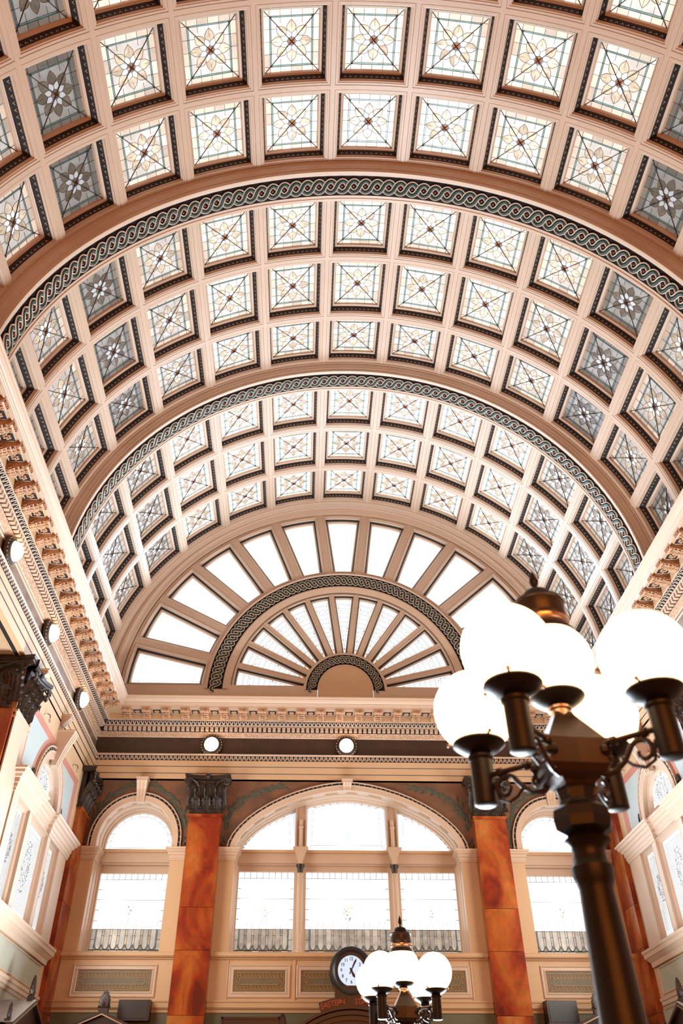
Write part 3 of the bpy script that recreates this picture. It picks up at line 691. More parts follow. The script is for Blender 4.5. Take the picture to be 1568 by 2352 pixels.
# ================================================================== WINDOWS OF THE END WALL
def plate(m, loop, P, h, mt): m.add([P(u, z, h) for u, z in loop], [tuple(range(len(loop)))], mt)
def lower_light(par, u0, u1, z0, z1, zd, P, h, n, big=False):
    """leaded lower light: white field above, a band of long round-ended panes at the foot"""
    m = MB(); m.quad(P(u0, zd, h), P(u1, zd, h), P(u1, z1, h), P(u0, z1, h), 'day'); put('glass_pane', m, par, L=1)
    m = MB(); m.quad(P(u0, z0, h + .01), P(u1, z0, h + .01), P(u1, zd, h + .01), P(u0, zd, h + .01), 'grey_pane'); put('foot_glass', m, par, L=1)
    zt = zd; zb = z0 + .17; ed = .10; w = (u1 - u0 - 2 * ed) / n; rw = w * .34; N = 6
    def box_pane(a, b, c, d, mt): 
        m = MB(); m.box((a + .006, c + .006, h - .006), (b - .006, d - .006, h), mt, P); put('foot_pane', m, par, L=random.uniform(.8, 1.2))
    arcp = lambda x, r, e: [(x - r, zt + e), (x - r, zb + .13)] + [(x - r * cos(pi * j / N), zb + .13 - .12 * sin(pi * j / N)) for j in range(1, N)] + [(x + r, zb + .13), (x + r, zt + e)]
    for q in ((u0, u0 + ed), (u1 - ed, u1)):
        box_pane(*q, zb, (zb + zd) / 2, 'pale_pane'); box_pane(*q, (zb + zd) / 2, zd, 'pale_pane')
    for i in range(n):
        x = u0 + ed + (i + .5) * w
        m = MB(); m.ext(arcp(x, rw, 0), (h - .012, h - .002), 'pale_pane', P); put('foot_pane', m, par, L=random.uniform(.85, 1.2))
        if i < n - 1:
            box_pane(x + rw, x + w - rw, zb + .10, zt - .14, 'amber_pane'); box_pane(x + rw, x + w - rw, zt - .14, zt, 'amber_pane')
        box_pane(x - w / 2, x + w / 2, z0, zb, random.choice(('amber_pane', 'grey_pane', 'pale_pane')))
    m = MB(); cw = .009
    def ln(p, q, w_=cw): strip(m, p, q, w_, h - .014, P, 'came', .008)
    for i in range(n):
        x = u0 + ed + (i + .5) * w
        for pts in (arcp(x, rw, .2 if i % 2 else .08), arcp(x, w / 2, .0)):
            pts = pts if pts[0][1] > zt + .01 else pts[1:-1]
            for p, q in zip(pts, pts[1:]): ln(p, q)
        if i < n - 1: ln((x + rw, zt - .14), (x + w - rw, zt - .14))
    ln((u0, zb), (u1, zb), .018); ln((u0, zd), (u1, zd), .012)
    for q in (u0 + ed, u1 - ed): ln((q, zb), (q, zd))
    for q in ((u0, u0 + ed), (u1 - ed, u1)): ln((q[0], (zb + zd) / 2), (q[1], (zb + zd) / 2))
    for i in range(n + 1): ln((u0 + ed + i * w, z0), (u0 + ed + i * w, zb), .010)
    # border line and ladder squares of the white field
    ln((u0, z1 - .14), (u1, z1 - .14), .012); nb = max(5, round((u1 - u0) / .16))
    for i in range(1, nb): ln((u0 + (u1 - u0) * i / nb, z1), (u0 + (u1 - u0) * i / nb, z1 - .14), .014)
    k = int((z1 - zd) / .24)
    for i in range(1, k):
        z = z1 - .14 - i * .24; ln((u0, z), (u0 + .09, z), .014); ln((u1 - .09, z), (u1, z), .014)
    ln((u0, z1 - .62), (u1, z1 - .62), .010)
    put('lead_came', m, par)
    # flower ornament
    cx, cz = (u0 + u1) / 2, zd + .42; s = 1.15 if big else .8
    m = MB(); rnd = random.Random(int(cx * 10))
    def T(x, z): return (cx + x * s, cz + z * s)
    for sg in (-1, 1):
        pts = [T(sg * .04, -.16), T(sg * .16, -.10), T(sg * .26, .02), T(sg * .33, .14)]
        for p, q in zip(pts, pts[1:]): strip(m, p, q, .016, h - .012, P, 'jewel', .006)
        p = T(sg * .33, .14); m.ball(P(p[0], p[1], h - .012), .028, 'jewel', 5, 3)
    for i in range(26 if big else 12):
        a, r_ = rnd.uniform(0, 6.3), rnd.uniform(0, .15); p = T(r_ * cos(a) * .8, r_ * sin(a) * 1.3); m.ball(P(p[0], p[1], h - .01), rnd.uniform(.014, .028), rnd.choice(('rose_glass', 'jewel', 'pale_pane')), 5, 3)
    p, q = T(0, -.18), T(0, -.36); strip(m, p, q, .035, h - .012, P, 'jewel', .006)
    put('flower_ornament', m, par, L=1)
def upper_light(par, loop, P, h, ornament=None, L=1):
    m = MB(); plate(m, loop, P, h, 'day'); put('glass_pane', m, par, L=L)
    m = MB(); cx = sum(p[0] for p in loop) / len(loop); cz = sum(p[1] for p in loop) / len(loop)
    inn = [(cx + (x - cx) * .88, cz + (z - cz) * .82) for x, z in loop]
    for p, q in zip(inn, inn[1:] + inn[:1]): strip(m, p, q, .010, h - .006, P, 'came', .006)
    for (p, q) in list(zip(loop, inn))[::2]: strip(m, p, q, .012, h - .006, P, 'came', .006)
    put('lead_came', m, par)
    if ornament:
        m = MB(); x, z = ornament; rnd = random.Random(3)
        for i in range(14): m.ball(P(x + rnd.gauss(0, .09), z + rnd.gauss(0, .10), h - .01), .016, 'jewel', 5, 3)
        strip(m, (x, z - .25), (x, z + .2), .02, h - .01, P, 'jewel', .006); put('flower_ornament', m, par, L=1)
def bars(m, u0, u1, z0, z1, h0, h1, P, mt='cream'): m.box((u0, z0, h0), (u1, z1, h1), mt, P)
def small_window(o_, nm):
    w = empty(nm, (0, 0, 0), kind='structure'); x, a = o_['x'], o_['a']; h = .70
    m = MB(); rings(m, lambda s: opening_loop(o_, s), [(0, 0), (0, .22), (.02, .24), (.02, .45), (.05, .47), (.05, .58), (.085, .60), (.10, h)], P_e, False)
    put('reveal', m, w)
    m = MB()   # dentil blocks of the soffit, set along the arch
    pts = opening_loop(o_, -.0)
    for p, q in zip(pts[2:-2:3], pts[3:-1:3]):
        m.grid([[P_e(p[0], p[1] - .004, .12), P_e(q[0], q[1] - .004, .12)], [P_e(p[0], p[1] - .02, .12), P_e(q[0], q[1] - .02, .12)], [P_e(p[0], p[1] - .02, .18), P_e(q[0], q[1] - .02, .18)]], 'cream_wall')
    put('soffit_blocks', m, w)
    m = MB(); bars(m, x - a, x + a, 6.10, 6.40, .50, .80, P_e); bars(m, x - a, x + a, 6.33, 6.41, .45, .6, P_e, 'cream_wall'); bars(m, x - a, x + a, 6.05, 6.10, .56, .75, P_e); bars(m, x - a, x + a, 5.86, 5.90, .64, .8, P_e)
    bars(m, x - a, x + a, 5.90, 6.05, .66, .8, P_e)
    for sg in (-1, 1):
        u = sorted((x + sg * (a - .055), x + sg * (a - .10))); bars(m, u[0], u[1], 3.9, 6.1, .59, .8, P_e)
    put('window_frame', m, w)
    upper_light(w, opening_loop(o_, .10, 6.40), P_e, h, (x, 6.75))
    lower_light(w, x - a + .10, x + a - .10, 3.96, 5.87, 4.58, P_e, .72, 8)
small_window(OS[0], 'window_2'); small_window(OS[1], 'window_4')
w3 = empty('window_3', kind='structure'); h = .70
m = MB(); rings(m, lambda s: opening_loop(OC, s), [(0, 0), (0, .22), (.02, .24), (.02, .40), (.04, .42), (.04, .56), (.07, .58), (.08, h)], P_e, False); put('reveal', m, w3)
m = MB(); pts = opening_loop(OC, 0)
for p, q in zip(pts[3:-3:2], pts[4:-2:2]): m.grid([[P_e(p[0], p[1] - .004, .12), P_e(q[0], q[1] - .004, .12)], [P_e(p[0], p[1] - .03, .12), P_e(q[0], q[1] - .03, .12)], [P_e(p[0], p[1] - .03, .18), P_e(q[0], q[1] - .03, .18)]], 'cream_wall')
put('soffit_blocks', m, w3)
m = MB(); bars(m, -2.95, 2.95, 6.10, 6.40, .48, .80, P_e); bars(m, -2.95, 2.95, 6.34, 6.41, .42, .6, P_e, 'cream_wall'); bars(m, -2.95, 2.95, 5.92, 6.10, .62, .80, P_e); bars(m, -2.95, 2.95, 6.06, 6.10, .55, .7, P_e)
for sg in (-1, 1): u = sorted((sg * 2.875, sg * 2.84)); bars(m, u[0], u[1], 3.9, 6.1, .59, .8, P_e)
put('transom', m, w3)
for sg in (-1, 1):
    m = MB(); x = sg * 1.235
    zt = [z for (u, z) in arch_pts(0, 2.93, 6.32, 0, 1.49, 1.68, 60) if abs(u - x) < .12][0]
    bars(m, x - .155, x + .155, 6.40, zt + .03, .56, .8, P_e); bars(m, x - .155, x - .11, 6.40, zt + .03, .50, .6, P_e); bars(m, x + .11, x + .155, 6.40, zt + .03, .50, .6, P_e)
    bars(m, x - .155, x + .155, 3.95, 6.1, .60, .8, P_e)
    put('mullion', m, w3)
    m = MB()  # console over the colonnette, colonnette with dark capital
    m.ext([(-.20, 6.46), (-.20, 6.40), (-.15, 6.36), (-.10, 6.22), (-.06, 6.12), (-.06, 6.04), (.06, 6.04), (.06, 6.12), (.10, 6.22), (.15, 6.36), (.20, 6.40), (.20, 6.46)], (.28, .52), 'cream', lambda a, b, c: P_e(x + a, b, c))
    bars(m, x - .05, x + .05, 6.46, 7.15, .48, .56, P_e); m.lathe([(.001, 7.22), (.04, 7.2), (.055, 7.12), (.04, 7.05), (.065, 7.02), (.065, 6.98), (.05, 6.96), (.05, 6.5)], n=10, m='cream', P=lambda a, b, c: (x + a, D + .46 + b, c))
    m.lathe([(.11, 6.04, 'bronze_dark'), (.11, 6.0, 'bronze_dark'), (.085, 5.96, 'bronze_dark'), (.07, 5.84, 'cream'), (.085, 5.83), (.085, 5.80), (.068, 5.78), (.075, 4.1), (.10, 4.08), (.11, 4.03), (.11, 3.96)], n=14, m='cream', P=lambda a, b, c: (x + a, D + .42 + b, c))
    put('colonnette', m, w3, smooth=True)
full = arch_pts(0, 2.93 - .08, 6.32, 0, 1.49 - .08, 1.68, 72)
cen = [p for p in full if abs(p[0]) <= 1.09]; upper_light(w3, [(-1.08, 6.40)] + cen + [(1.08, 6.40)], P_e, h, (0, 6.95))
lf = [p for p in full if p[0] <= -1.38]; upper_light(w3, lf + [(-1.39, 6.40)], P_e, h)
rf = [p for p in full if p[0] >= 1.38]; upper_light(w3, [(1.39, 6.40)] + rf, P_e, h)
lower_light(w3, -2.86, -1.40, 3.96, 5.92, 4.60, P_e, .72, 7); lower_light(w3, -1.08, 1.08, 3.96, 5.92, 4.60, P_e, .72, 10, True); lower_light(w3, 1.40, 2.86, 3.96, 5.92, 4.60, P_e, .72, 7)

# ================================================================== CAPITALS AND PILASTERS
def acanthus(m, base, wdt, hgt, out, P, mt='bronze_dark', curl=.35):
    """leaf against a flat face; base (x, z), leans out by 'out' at the tip and curls back down"""
    N = 11; rows = []; cols = [-1, -.8, -.6, -.4, -.2, 0, .2, .4, .6, .8, 1]
    for i in range(N + 1):
        t = i / N
        if t < .75: z = hgt * t / .75 * .97; y = out * (t / .75) ** 2.2
        else: q = (t - .75) / .25; z = hgt * (.97 + .05 * sin(q * pi) - .20 * q); y = out * (1 + curl * sin(q * pi / 2))
        w = wdt / 2 * (1 - .22 * t) * (1 + .20 * (i % 2)) * (1 if t < .8 else 1 - (t - .8) * 2.8)
        r = []
        for j, a in enumerate(cols):
            ridge = (.030 if j % 2 else 0) * (1 if t < .9 else .4)
            r.append(P(base[0] + w * a, base[1] + z - abs(a) * .03 * (i % 2), -(y + .055 * (1 - a * a) * (1 if t < .85 else .5) + ridge * (1 - .4 * abs(a)))))
        rows.append(r)
    m.grid(rows, mt)
def volute(m, c, r, P, mt='bronze_dark', sg=1, turns=2.2, y0=0):
    pts = []
    for i in range(20):
        t = i / 19; a = t * turns * 2 * pi; rr = r * (1 - .85 * t)
        pts.append(P(c[0] + sg * rr * cos(a), c[1] + rr * sin(a), y0 - .01 * t))
    m.tube(pts, lambda t: .024 * (1 - .5 * t) * r / .09, 5, mt)
def capital(m, w, P, ret=True, z0=0, H=1.02):
    """Corinthian pilaster capital, face width w at the neck; P(x, z, h) h<0 towards the viewer"""
    s = w / .845
    m.box((-w / 2, z0, -.02), (w / 2, z0 + .86, .3), 'bronze_dark', P)
    m.add([P(-w / 2, z0, -.02), P(w / 2, z0, -.02), P(w / 2 * 1.18, z0 + .84, -.12), P(-w / 2 * 1.18, z0 + .84, -.12)], [(0, 1, 2, 3)], 'bronze_dark')
    m.box((-w / 2 - .03, z0 - .035, -.05), (w / 2 + .03, z0, .3), 'bronze_dark', P)
    n1 = 3 if s > .5 else 1
    for k in range(n1): acanthus(m, ((k - (n1 - 1) / 2) * w / n1, z0), w / n1 * .95, .40, .14, P)
    for k in range(n1 + 1):
        x = (k - n1 / 2) * w / n1; x = max(-w / 2 + .02, min(w / 2 - .02, x)); acanthus(m, (x, z0 + .1), w / n1 * .8, .60, .17, P)
    for sg in (-1, 1):
        pts = [P(sg * .12 * s, z0 + .35, -.06), P(sg * .16 * s, z0 + .58, -.12), P(sg * .30 * s, z0 + .78, -.18), P(sg * .50 * s, z0 + .86, -.24)]
        m.tube(pts, .028, 5, 'bronze_dark'); volute(m, (sg * .52 * s, z0 + .76), .10, P, sg=sg, y0=-.25)
        volute(m, (sg * .12 * s, z0 + .74), .07, P, sg=-sg, y0=-.15)
        m.ball(P(sg * .50 * s, z0 + .62, -.22), .05, 'bronze_dark', 6, 4)
    e = .605 * s   # concave abacus
    N = 10
    for za, zb, ex in ((z0 + .86, z0 + .92, -.02), (z0 + .92, z0 + H, 0)):
        fr = [((-1 + 2 * i / N) * (e + ex), -(.28 + ex) + .14 * (1 - (2 * i / N - 1) ** 2)) for i in range(N + 1)]
        poly = fr + [(e + ex, .25), (-e - ex, .25)]
        m.ext([(x, y) for x, y in poly], (za, zb), 'bronze_dark', lambda a, b, c: P(a, c, b))
    volute(m, (0, z0 + .93), .075, P, y0=-.20)
    m.ball(P(0, z0 + .93, -.19), .05, 'bronze_dark', 8, 5)
def pilaster(name, P, w, dep, z1, joints, label, cat='pilaster', capw=None):
    o = empty(name, label=label, category=cat)
    zs = joints
    for a, b in zip(zs, zs[1:]):
        m = MB(); i = .004
        m.box((-w / 2 + i, a + i, -dep), (w / 2 - i, b - i, .02), 'marble', P); put('marble_slab', m, o)
    m = MB(); m.box((-w / 2 - .0, z1 - .05, -dep - .02), (w / 2 + .0, z1 - .02, .02), 'marble', P); m.box((-w / 2 - .03, z1 - .02, -dep - .04), (w / 2 + .03, z1 + .02, .02), 'marble', P); put('necking', m, o)
    m = MB(); capital(m, w, lambda x, z, h: P(x, z, h - dep + .02), z0=z1 + .03, H=8.05 - z1 - .03); put('capital', m, o, smooth=True)
    m = MB(); m.box((-w / 2 - .05, ZF, -dep - .05), (w / 2 + .05, ZF + .5, .02), 'marble', P); put('pilaster_base', m, o)
    return o
J = [ZF + .5, .5, 1.75, 2.66, 3.95, 4.87, 7.0]
for sx, lb in ((-1, 'orange veined marble pilaster with dark leafy capital, between the great arched window and the arched window nearer the empty frieze corner'), (1, 'orange veined marble pilaster with dark leafy capital, half behind the large lamp post')):
    pilaster('pilaster', lambda x, z, h, sx=sx: (sx * 3.76 + x, D + h, z), .845, .30, 7.05, J, 'orange marble pilaster between the great arched window and the narrow arched window left of it' if sx < 0 else 'orange marble pilaster just left of the tall foreground lamp post')
# corner pilasters: broad face on the side wall, narrow face towards the camera
for sx in (-1, 1):
    o = empty('corner_pilaster', label='narrow marble pilaster in the far hall corner, ' + ('left of the end wall windows' if sx < 0 else 'right of the end wall windows'), category='pilaster')
    for a, b in zip(J, J[1:]):
        m = MB(); x0, x1 = sorted((sx * (W - .12), sx * (W + .05))); m.box((x0, 21.13, a + .004), (x1, D + .02, b - .004), 'marble'); put('marble_slab', m, o)
    m = MB(); x0, x1 = sorted((sx * (W - .16), sx * (W + .05))); m.box((x0, 21.09, 7.0), (x1, D, 7.05), 'marble'); put('necking', m, o)
    m = MB(); capital(m, .8, lambda x, z, h, sx=sx: (sx * (W - .10 + h), 21.5 + x, z), z0=7.06, H=.98)
    put('capital', m, o, smooth=True)

# ================================================================== SIDE WALLS
YW = 18.40; Y0W = 15.30
def side(sx):
    P = lambda u, z, h: (sx * (W + h), u, z)
    OA = dict(x=YW, a=.93, sill=3.86, zs=6.15, stilt=.07, b=.93, n=2.0)
    m = MB()
    m.quad(P(Y0W, ZF, 0), P(D + .05, ZF, 0), P(D + .05, 3.86, 0), P(Y0W, 3.86, 0), 'cream_wall')
    for ua, ub in ((Y0W, YW - 1.78), (YW + 1.78, D + .05)): m.quad(P(ua, 3.86, 0), P(ub, 3.86, 0), P(ub, 6.15, 0), P(ua, 6.15, 0), 'cream_wall')
    wall_open(m, Y0W, D + .05, 6.15, 8.1, dict(OA, sill=6.15), P, 6.15, 'cream_wall', 'cream_wall')
    m.quad(P(Y0W, 8.0, .09), P(D + .1, 8.0, .09), P(D + .1, 10.4, .09), P(Y0W, 10.4, .09), 'cream_wall')
    m.quad(P(-9, 8.0, .09), P(Y0W, 8.0, .09), P(Y0W, 10.4, .09), P(-9, 10.4, .09), 'cream_wall')
    for ya in (-9.0, Y0W):   # end face of the pier / soffit
        m.quad((sx * W, ya, ZF), (sx * 10.4, ya, ZF), (sx * 10.4, ya, 8.1), (sx * W, ya, 8.1), 'cream_wall')
    m.quad((sx * W, -9, 8.07), (sx * 10.4, -9, 8.07), (sx * 10.4, Y0W, 8.07), (sx * W, Y0W, 8.07), 'cream_wall')
    m.quad((sx * 10.4, -9, ZF), (sx * 10.4, Y0W, ZF), (sx * 10.4, Y0W, 8.1), (sx * 10.4, -9, 8.1), 'aisle')
    wl = put('wall_left' if sx < 0 else 'wall_right', m, kind='structure')
    # soffit bead frame
    m = MB()
    for q in ((7.13, 7.20, 3, 15.1), (9.9, 9.97, 3, 15.1)): m.box((sx * q[0], q[2], 8.03), (sx * q[1], q[3], 8.07), 'egg_dark')
    m.box((sx * 7.13, 15.03, 8.03), (sx * 9.97, 15.1, 8.07), 'egg_dark')
    for i in range(40): m.ball((sx * (7.2 + i * .07), 15.065, 8.025), .018, 'egg_tip', 5, 3)
    put('soffit_bead', m, wl)
    # pink and blue painted field above the impost
    m = MB(); zt, yb, ya = 7.58, 20.76, 2 * YW - 20.76; ti = 7.40; yi = 20.45; yj = 2 * YW - yi
    q = lambda a, b, c, d, mt, h=-.004: m.quad(P(a, c, h), P(b, c, h), P(b, d, h), P(a, d, h), mt)
    q(ya, yb, ti, zt, 'pink'); q(yi, yb, 6.15, ti, 'pink'); q(ya, yj, 6.15, ti, 'pink'); q(yj, yi, 6.15, 6.34, 'pink', -.005)
    ap = arch_pts(YW, 1.36, 6.15, .07, 1.36, 2.0, 32); ap2 = arch_pts(YW, 1.22, 6.15, .07, 1.22, 2.0, 32)
    for i in range(32):
        (a, za), (b, zb) = ap[i], ap[i + 1]
        m.quad(P(a, za, -.007), P(b, zb, -.007), P(ap2[i + 1][0], ap2[i + 1][1], -.007), P(ap2[i][0], ap2[i][1], -.007), 'pink')
        if za < ti or zb < ti: m.quad(P(a, min(za, ti), -.004), P(b, min(zb, ti), -.004), P(b, ti, -.004), P(a, ti, -.004), 'field_blue')
    q(yj, YW - 1.36, 6.15, ti, 'field_blue'); q(YW + 1.36, yi, 6.15, ti, 'field_blue')
    put('painted_field', m, wl)
    archivolt(OA, par=wl, P=P, out=.29, bot=6.15)
    m = MB()
    for k in (-1, 1):
        pass
    keystone(m, 7.02, 7.84, .12, .165, lambda u, z, h: P(YW + u, z, h), .12, .36); put('keystone', m, wl)
    for yy in (YW, 16.1):   # small consoles on the architrave
        m = MB(); m.ext([(0, 8.22), (-.20, 8.22), (-.21, 8.16), (-.17, 8.12), (-.10, 8.06), (-.06, 7.99), (0, 7.97)], (yy - .10, yy + .10), 'cream', lambda h_, z, u: P(u, z, h_))
        m.ext([(0, 8.25), (-.24, 8.25), (-.24, 8.22), (0, 8.22)], (yy - .125, yy + .125), 'cream', lambda h_, z, u: P(u, z, h_)); put('console', m, wl)
    for yy in (17.12, 2 * YW - 17.12):
        m = MB()
        for j in range(7):
            a = pi / 2 + (j - 3) * .45; m.ball(P(yy + .06 * cos(a), 6.34 + .12 * sin(a), -.04), .035, 'bronze_dark', 6, 4, (.8, .6, 1.8))
        m.ball(P(yy, 6.22, -.04), .07, 'bronze_dark'); put('palmette', m, wl)
    for yy in (17.05, 20.0):
        m = MB(); m.tube([(sx * W, yy, 7.66), (sx * (W - .06), yy, 7.70), (sx * (W - .13), yy + .01, 7.67), (sx * (W - .14), yy + .02, 7.60)], .016, 6, 'brass_dull')
        pts = [(sx * (W - .14), yy + .02 + .045 * cos(t), 7.54 + .045 * sin(t)) for t in lin(0, 2 * pi, 12)]; m.tube(pts, .010, 5, 'brass_dull'); put('ring_hook', m, wl)
    # serliana: frames, posts, entablature with breaks, sill
    h = .13
    w = empty('window_5' if sx < 0 else 'window_6', kind='structure')
    m = MB()
    lights = ((YW - 1.78, YW - .93), (YW - .72, YW + .72), (YW + .93, YW + 1.78))
    rings(m, lambda s: opening_loop(OA, s, 6.15), [(0, 0), (.0, .05), (.03, .055), (.11, .065), (.125, .085), (.15, .10), (.17, h)], P, False); put('reveal', m, w)
    # fill around the lights (the opening below the impost is cut wider than one light)
    ent = [(0, 5.72), (.03, 5.72), (.035, 5.78), (.05, 5.785), (.055, 5.86), (.075, 5.87), (.08, 5.95), (.11, 5.97), (.13, 6.02), (.17, 6.04), (.18, 6.09), (.22, 6.11), (.225, 6.15), (0, 6.155), (-.2, 6.155)]
    fr = MB()
    def framed(a, b):  # wall plate proud of the wall with a rectangular light
        pass
    # structural plate around side lights: drawn proud by .05
    for (a, b) in ((16.24, YW - 1.78), (YW - .93, YW - .70), (YW + .70, YW + .93), (YW + 1.78, YW + 2.5)):
        fr.box((a, 3.86, -.06), (b, 5.74, .25 if abs((a + b) / 2 - YW) < 1.5 else -.002), 'cream', P)
    fr.box((YW - 1.78, 5.70, .0), (YW + 1.78, 6.14, .25), 'cream', P)
    put('post', fr, w)
    cuts = MB()
    for (a, b) in lights:
        rings(cuts, lambda s: [(a + s, 3.86 + s), (b - s, 3.86 + s), (b - s, 5.74 - s), (a + s, 5.74 - s)], [(0, -.062), (.006, -.062), (.006, .01), (.02, .014), (.03, .03), (.055, .035), (.06, .05), (.075, .082)], P)
    put('light_frame', cuts, w)
    side_pts = lambda a, b, o_: [P(a, 0, o_)[:2], P(b, 0, o_)[:2]]
    segs = ((16.24, YW - .70, 1), (YW - .70, YW + .70, 0), (YW + .70, YW + 2.55, 1))
    for (a, b, pr_) in segs:
        d0 = -.05 if pr_ else .04
        pth = [P(a, 0, .2)[:2], P(a, 0, d0)[:2], P(b, 0, d0)[:2], P(b, 0, .2)[:2]] if pr_ else [P(a, 0, d0)[:2], P(b, 0, d0)[:2]]
        if sx > 0: pth = pth[::-1]
        mm = MB(); hsweep(mm, pth, ent, capends=True); put('entablature', mm, w)
    pth = [P(16.26, 0, .1)[:2], P(16.26, 0, -.04)[:2], P(YW + 2.62, 0, -.04)[:2], P(YW + 2.62, 0, .1)[:2]]
    if sx > 0: pth = pth[::-1]
    mm = MB(); hsweep(mm, pth, [(0, 3.50), (.02, 3.51), (.03, 3.60), (.05, 3.62), (.10, 3.68, 'cream'), (.12, 3.69), (.13, 3.77), (.15, 3.79), (.155, 3.84), (0, 3.86), (-.2, 3.865)], capends=True); put('window_sill', mm, w)
    # glass with textured vertical lines
    def lit(loop, hh, nlines, L):
        m = MB(); plate(m, loop, P, hh, 'day_side'); put('glass_pane', m, w, L=L)
        m = MB(); us = [p[0] for p in loop]; zs_ = [p[1] for p in loop]; a, b, c, d = min(us), max(us), min(zs_), max(zs_)
        def top(u):
            return max([z for (x, z) in loop if abs(x - u) < .12] + [c + .1])
        for i in range(1, nlines):
            u = a + (b - a) * i / nlines
            tz = min(d, top(u)) - .10 - (.05 if i % 2 else 0)
            strip(m, (u, c + .12), (u, tz), .013, hh - .006, P, 'line_grey', .006)
            if i % 2 and i + 2 < nlines: 
                u2 = a + (b - a) * (i + 2) / nlines; pts = [(u + (u2 - u) * t, min(tz, min(d, top(u2)) - .15) + .06 * sin(pi * t)) for t in lin(0, 1, 4)]
                for p, q_ in zip(pts, pts[1:]): strip(m, p, q_, .009, hh - .006, P, 'line_grey', .005)
        put('lead_came', m, w)
        m = MB(); cx, cz = (a + b) / 2, c + (d - c) * .55; e = (b - a) * .16; rnd = random.Random(5)
        for rr in ((e * .45, e * .8), (e, e * 1.9)):
            pts = [(cx + rr[0] * cos(t), cz + rr[1] * sin(t)) for t in lin(0, 2 * pi, 20)]
            for p, q_ in zip(pts, pts[1:]): strip(m, p, q_, .012, hh - .012, P, 'line_grey', .005)
        for i in range(46):
            t = rnd.uniform(0, 6.3); f = rnd.uniform(.6, 1.3); m.ball(P(cx + e * f * cos(t), cz + e * 1.9 * f * sin(t), hh - .01), .015, 'line_grey', 5, 3)
        put('wreath_ornament', m, w, L=.8)
    lit(opening_loop(OA, .17, 6.15), h, 18, 1.0)
    rect4 = lambda a, b: [(a + .075, 3.93), (a + .075, 5.66)] + [(x, 5.66) for x in lin(a + .075, b - .075, 8)[1:-1]] + [(b - .075, 5.66), (b - .075, 3.93)]
    for i, (a, b) in enumerate(lights): lit(rect4(a, b), .08, 8 if i != 1 else 20, 1.0 if i == 1 else .75)
    # lower field with light panel, band
    m = MB(); rings(m, lambda s: [(YW - 2.05 + s, 2.98 + s * .3), (YW + 2.42 - s, 2.98 + s * .3), (YW + 2.42 - s, 3.45 - s * .3), (YW - 2.05 + s, 3.45 - s * .3)], [(-.06, -.0), (-.05, -.03), (-.01, -.03), (0, -.005)], P)
    m.quad(P(YW - 2.05, 2.98, -.004), P(YW + 2.42, 2.98, -.004), P(YW + 2.42, 3.45, -.004), P(YW - 2.05, 3.45, -.004), 'field_grey'); put('grey_panel', m, wl)
    pth = [P(16.24, 0, 0)[:2], P(20.95, 0, 0)[:2], P(20.95, 0, .1)[:2]]
    if sx > 0: pth = pth[::-1]
    mm = MB(); hsweep(mm, pth, [(0, 2.68), (.03, 2.69), (.05, 2.74), (.07, 2.75, 'black_line'), (.05, 2.765), (.05, 2.83), (.07, 2.85), (.075, 2.90), (0, 2.91)], capends=True); put('base_band', mm, wl)
    m = MB(); m.quad(P(Y0W, ZF, -.01), P(D, ZF, -.01), P(D, 2.70, -.01), P(Y0W, 2.70, -.01), 'field_grey'); put('dado_panel', m, wl)
    return wl
side(-1); side(1)
# pier pilasters at y = 15.3 : marble face to the camera, pale face to the hall
for sx in (-1, 1):
    o = empty('pier_pilaster', label=('dark red marble pier with black leafy capital at the left picture edge' if sx < 0 else 'marble pier with leafy black capital at the right edge, behind the foreground lamp globes'), category='pilaster')
    Pq = lambda u, z, h, sx=sx: (sx * (W + .02 + u), Y0W + h - .02, z)
    for a, b in zip(J, J[1:]):
        m = MB(); m.box((0, a + .004, -.06), (1.9, b - .004, .03), 'marble', Pq); put('marble_slab', m, o)
    m = MB(); Pi = lambda u, z, h, sx=sx: (sx * (W + h), 15.72 + u, z)
    m.box((-.42, ZF, -.03), (.50, 7.0, .05), 'cream', Pi); m.box((-.44, 6.95, -.06), (.53, 7.0, .05), 'cream', Pi); m.box((-.44, 6.84, -.045), (.52, 6.88, .05), 'cream', Pi); put('pale_face', m, o)
    m = MB(); capital(m, 1.75, lambda x, z, h, sx=sx: (sx * (W + .95 + x * .95), Y0W - .10 + h, z), z0=7.03, H=1.0); put('capital', m, o, smooth=True)
    m = MB(); capital(m, .84, lambda x, z, h, sx=sx: (sx * (W + h + .0), 15.76 + x, z), z0=7.03, H=1.0); put('capital_return', m, o, smooth=True)
# floor, back wall
m = MB(); m.quad((-10.4, -9, ZF), (10.4, -9, ZF), (10.4, 23, ZF), (-10.4, 23, ZF), 'floor'); put('floor', m, kind='structure')
m = MB(); m.quad((-10.4, -9, ZF), (10.4, -9, ZF), (10.4, -9, 18.5), (-10.4, -9, 18.5), 'aisle'); put('wall_back', m, kind='structure')

# ================================================================== SCONCES
def sconce_meshes():
    m = MB(); T = lambda x, y, z: (x, z, y)
    m.lathe([(.001, 0), (.20, 0), (.29, .03), (.31, .06), (.30, .10), (.26, .13), (.235, .15), (.20, .16)], n=24, m='bronze_dark', P=T); a = m.mesh('saucer', True)
    m = MB()
    for k in range(22): t = k * 2 * pi / 22; m.ball((.285 * cos(t), .115, .285 * sin(t)), .014, 'cream', 5, 3)
    b = m.mesh('beads')
    m = MB(); m.lathe([(.20, .15)] + [(.20 * cos(t), .15 + .17 * sin(t)) for t in lin(.05, pi / 2, 7)], n=20, m='sconce_glow', P=T); c = m.mesh('dome', True)
    return a, b, c
sm = sconce_meshes()
def sconce(loc, rz, label, group):
    o = empty('wall_sconce', loc, (0, 0, rz), label=label, category='wall lamp', group=group)
    for me_, nm in zip(sm, ('saucer', 'beads', 'dome')): put(nm, me_, o, L=1, **(dict(kind='stuff') if nm == 'beads' else {}))
    return o
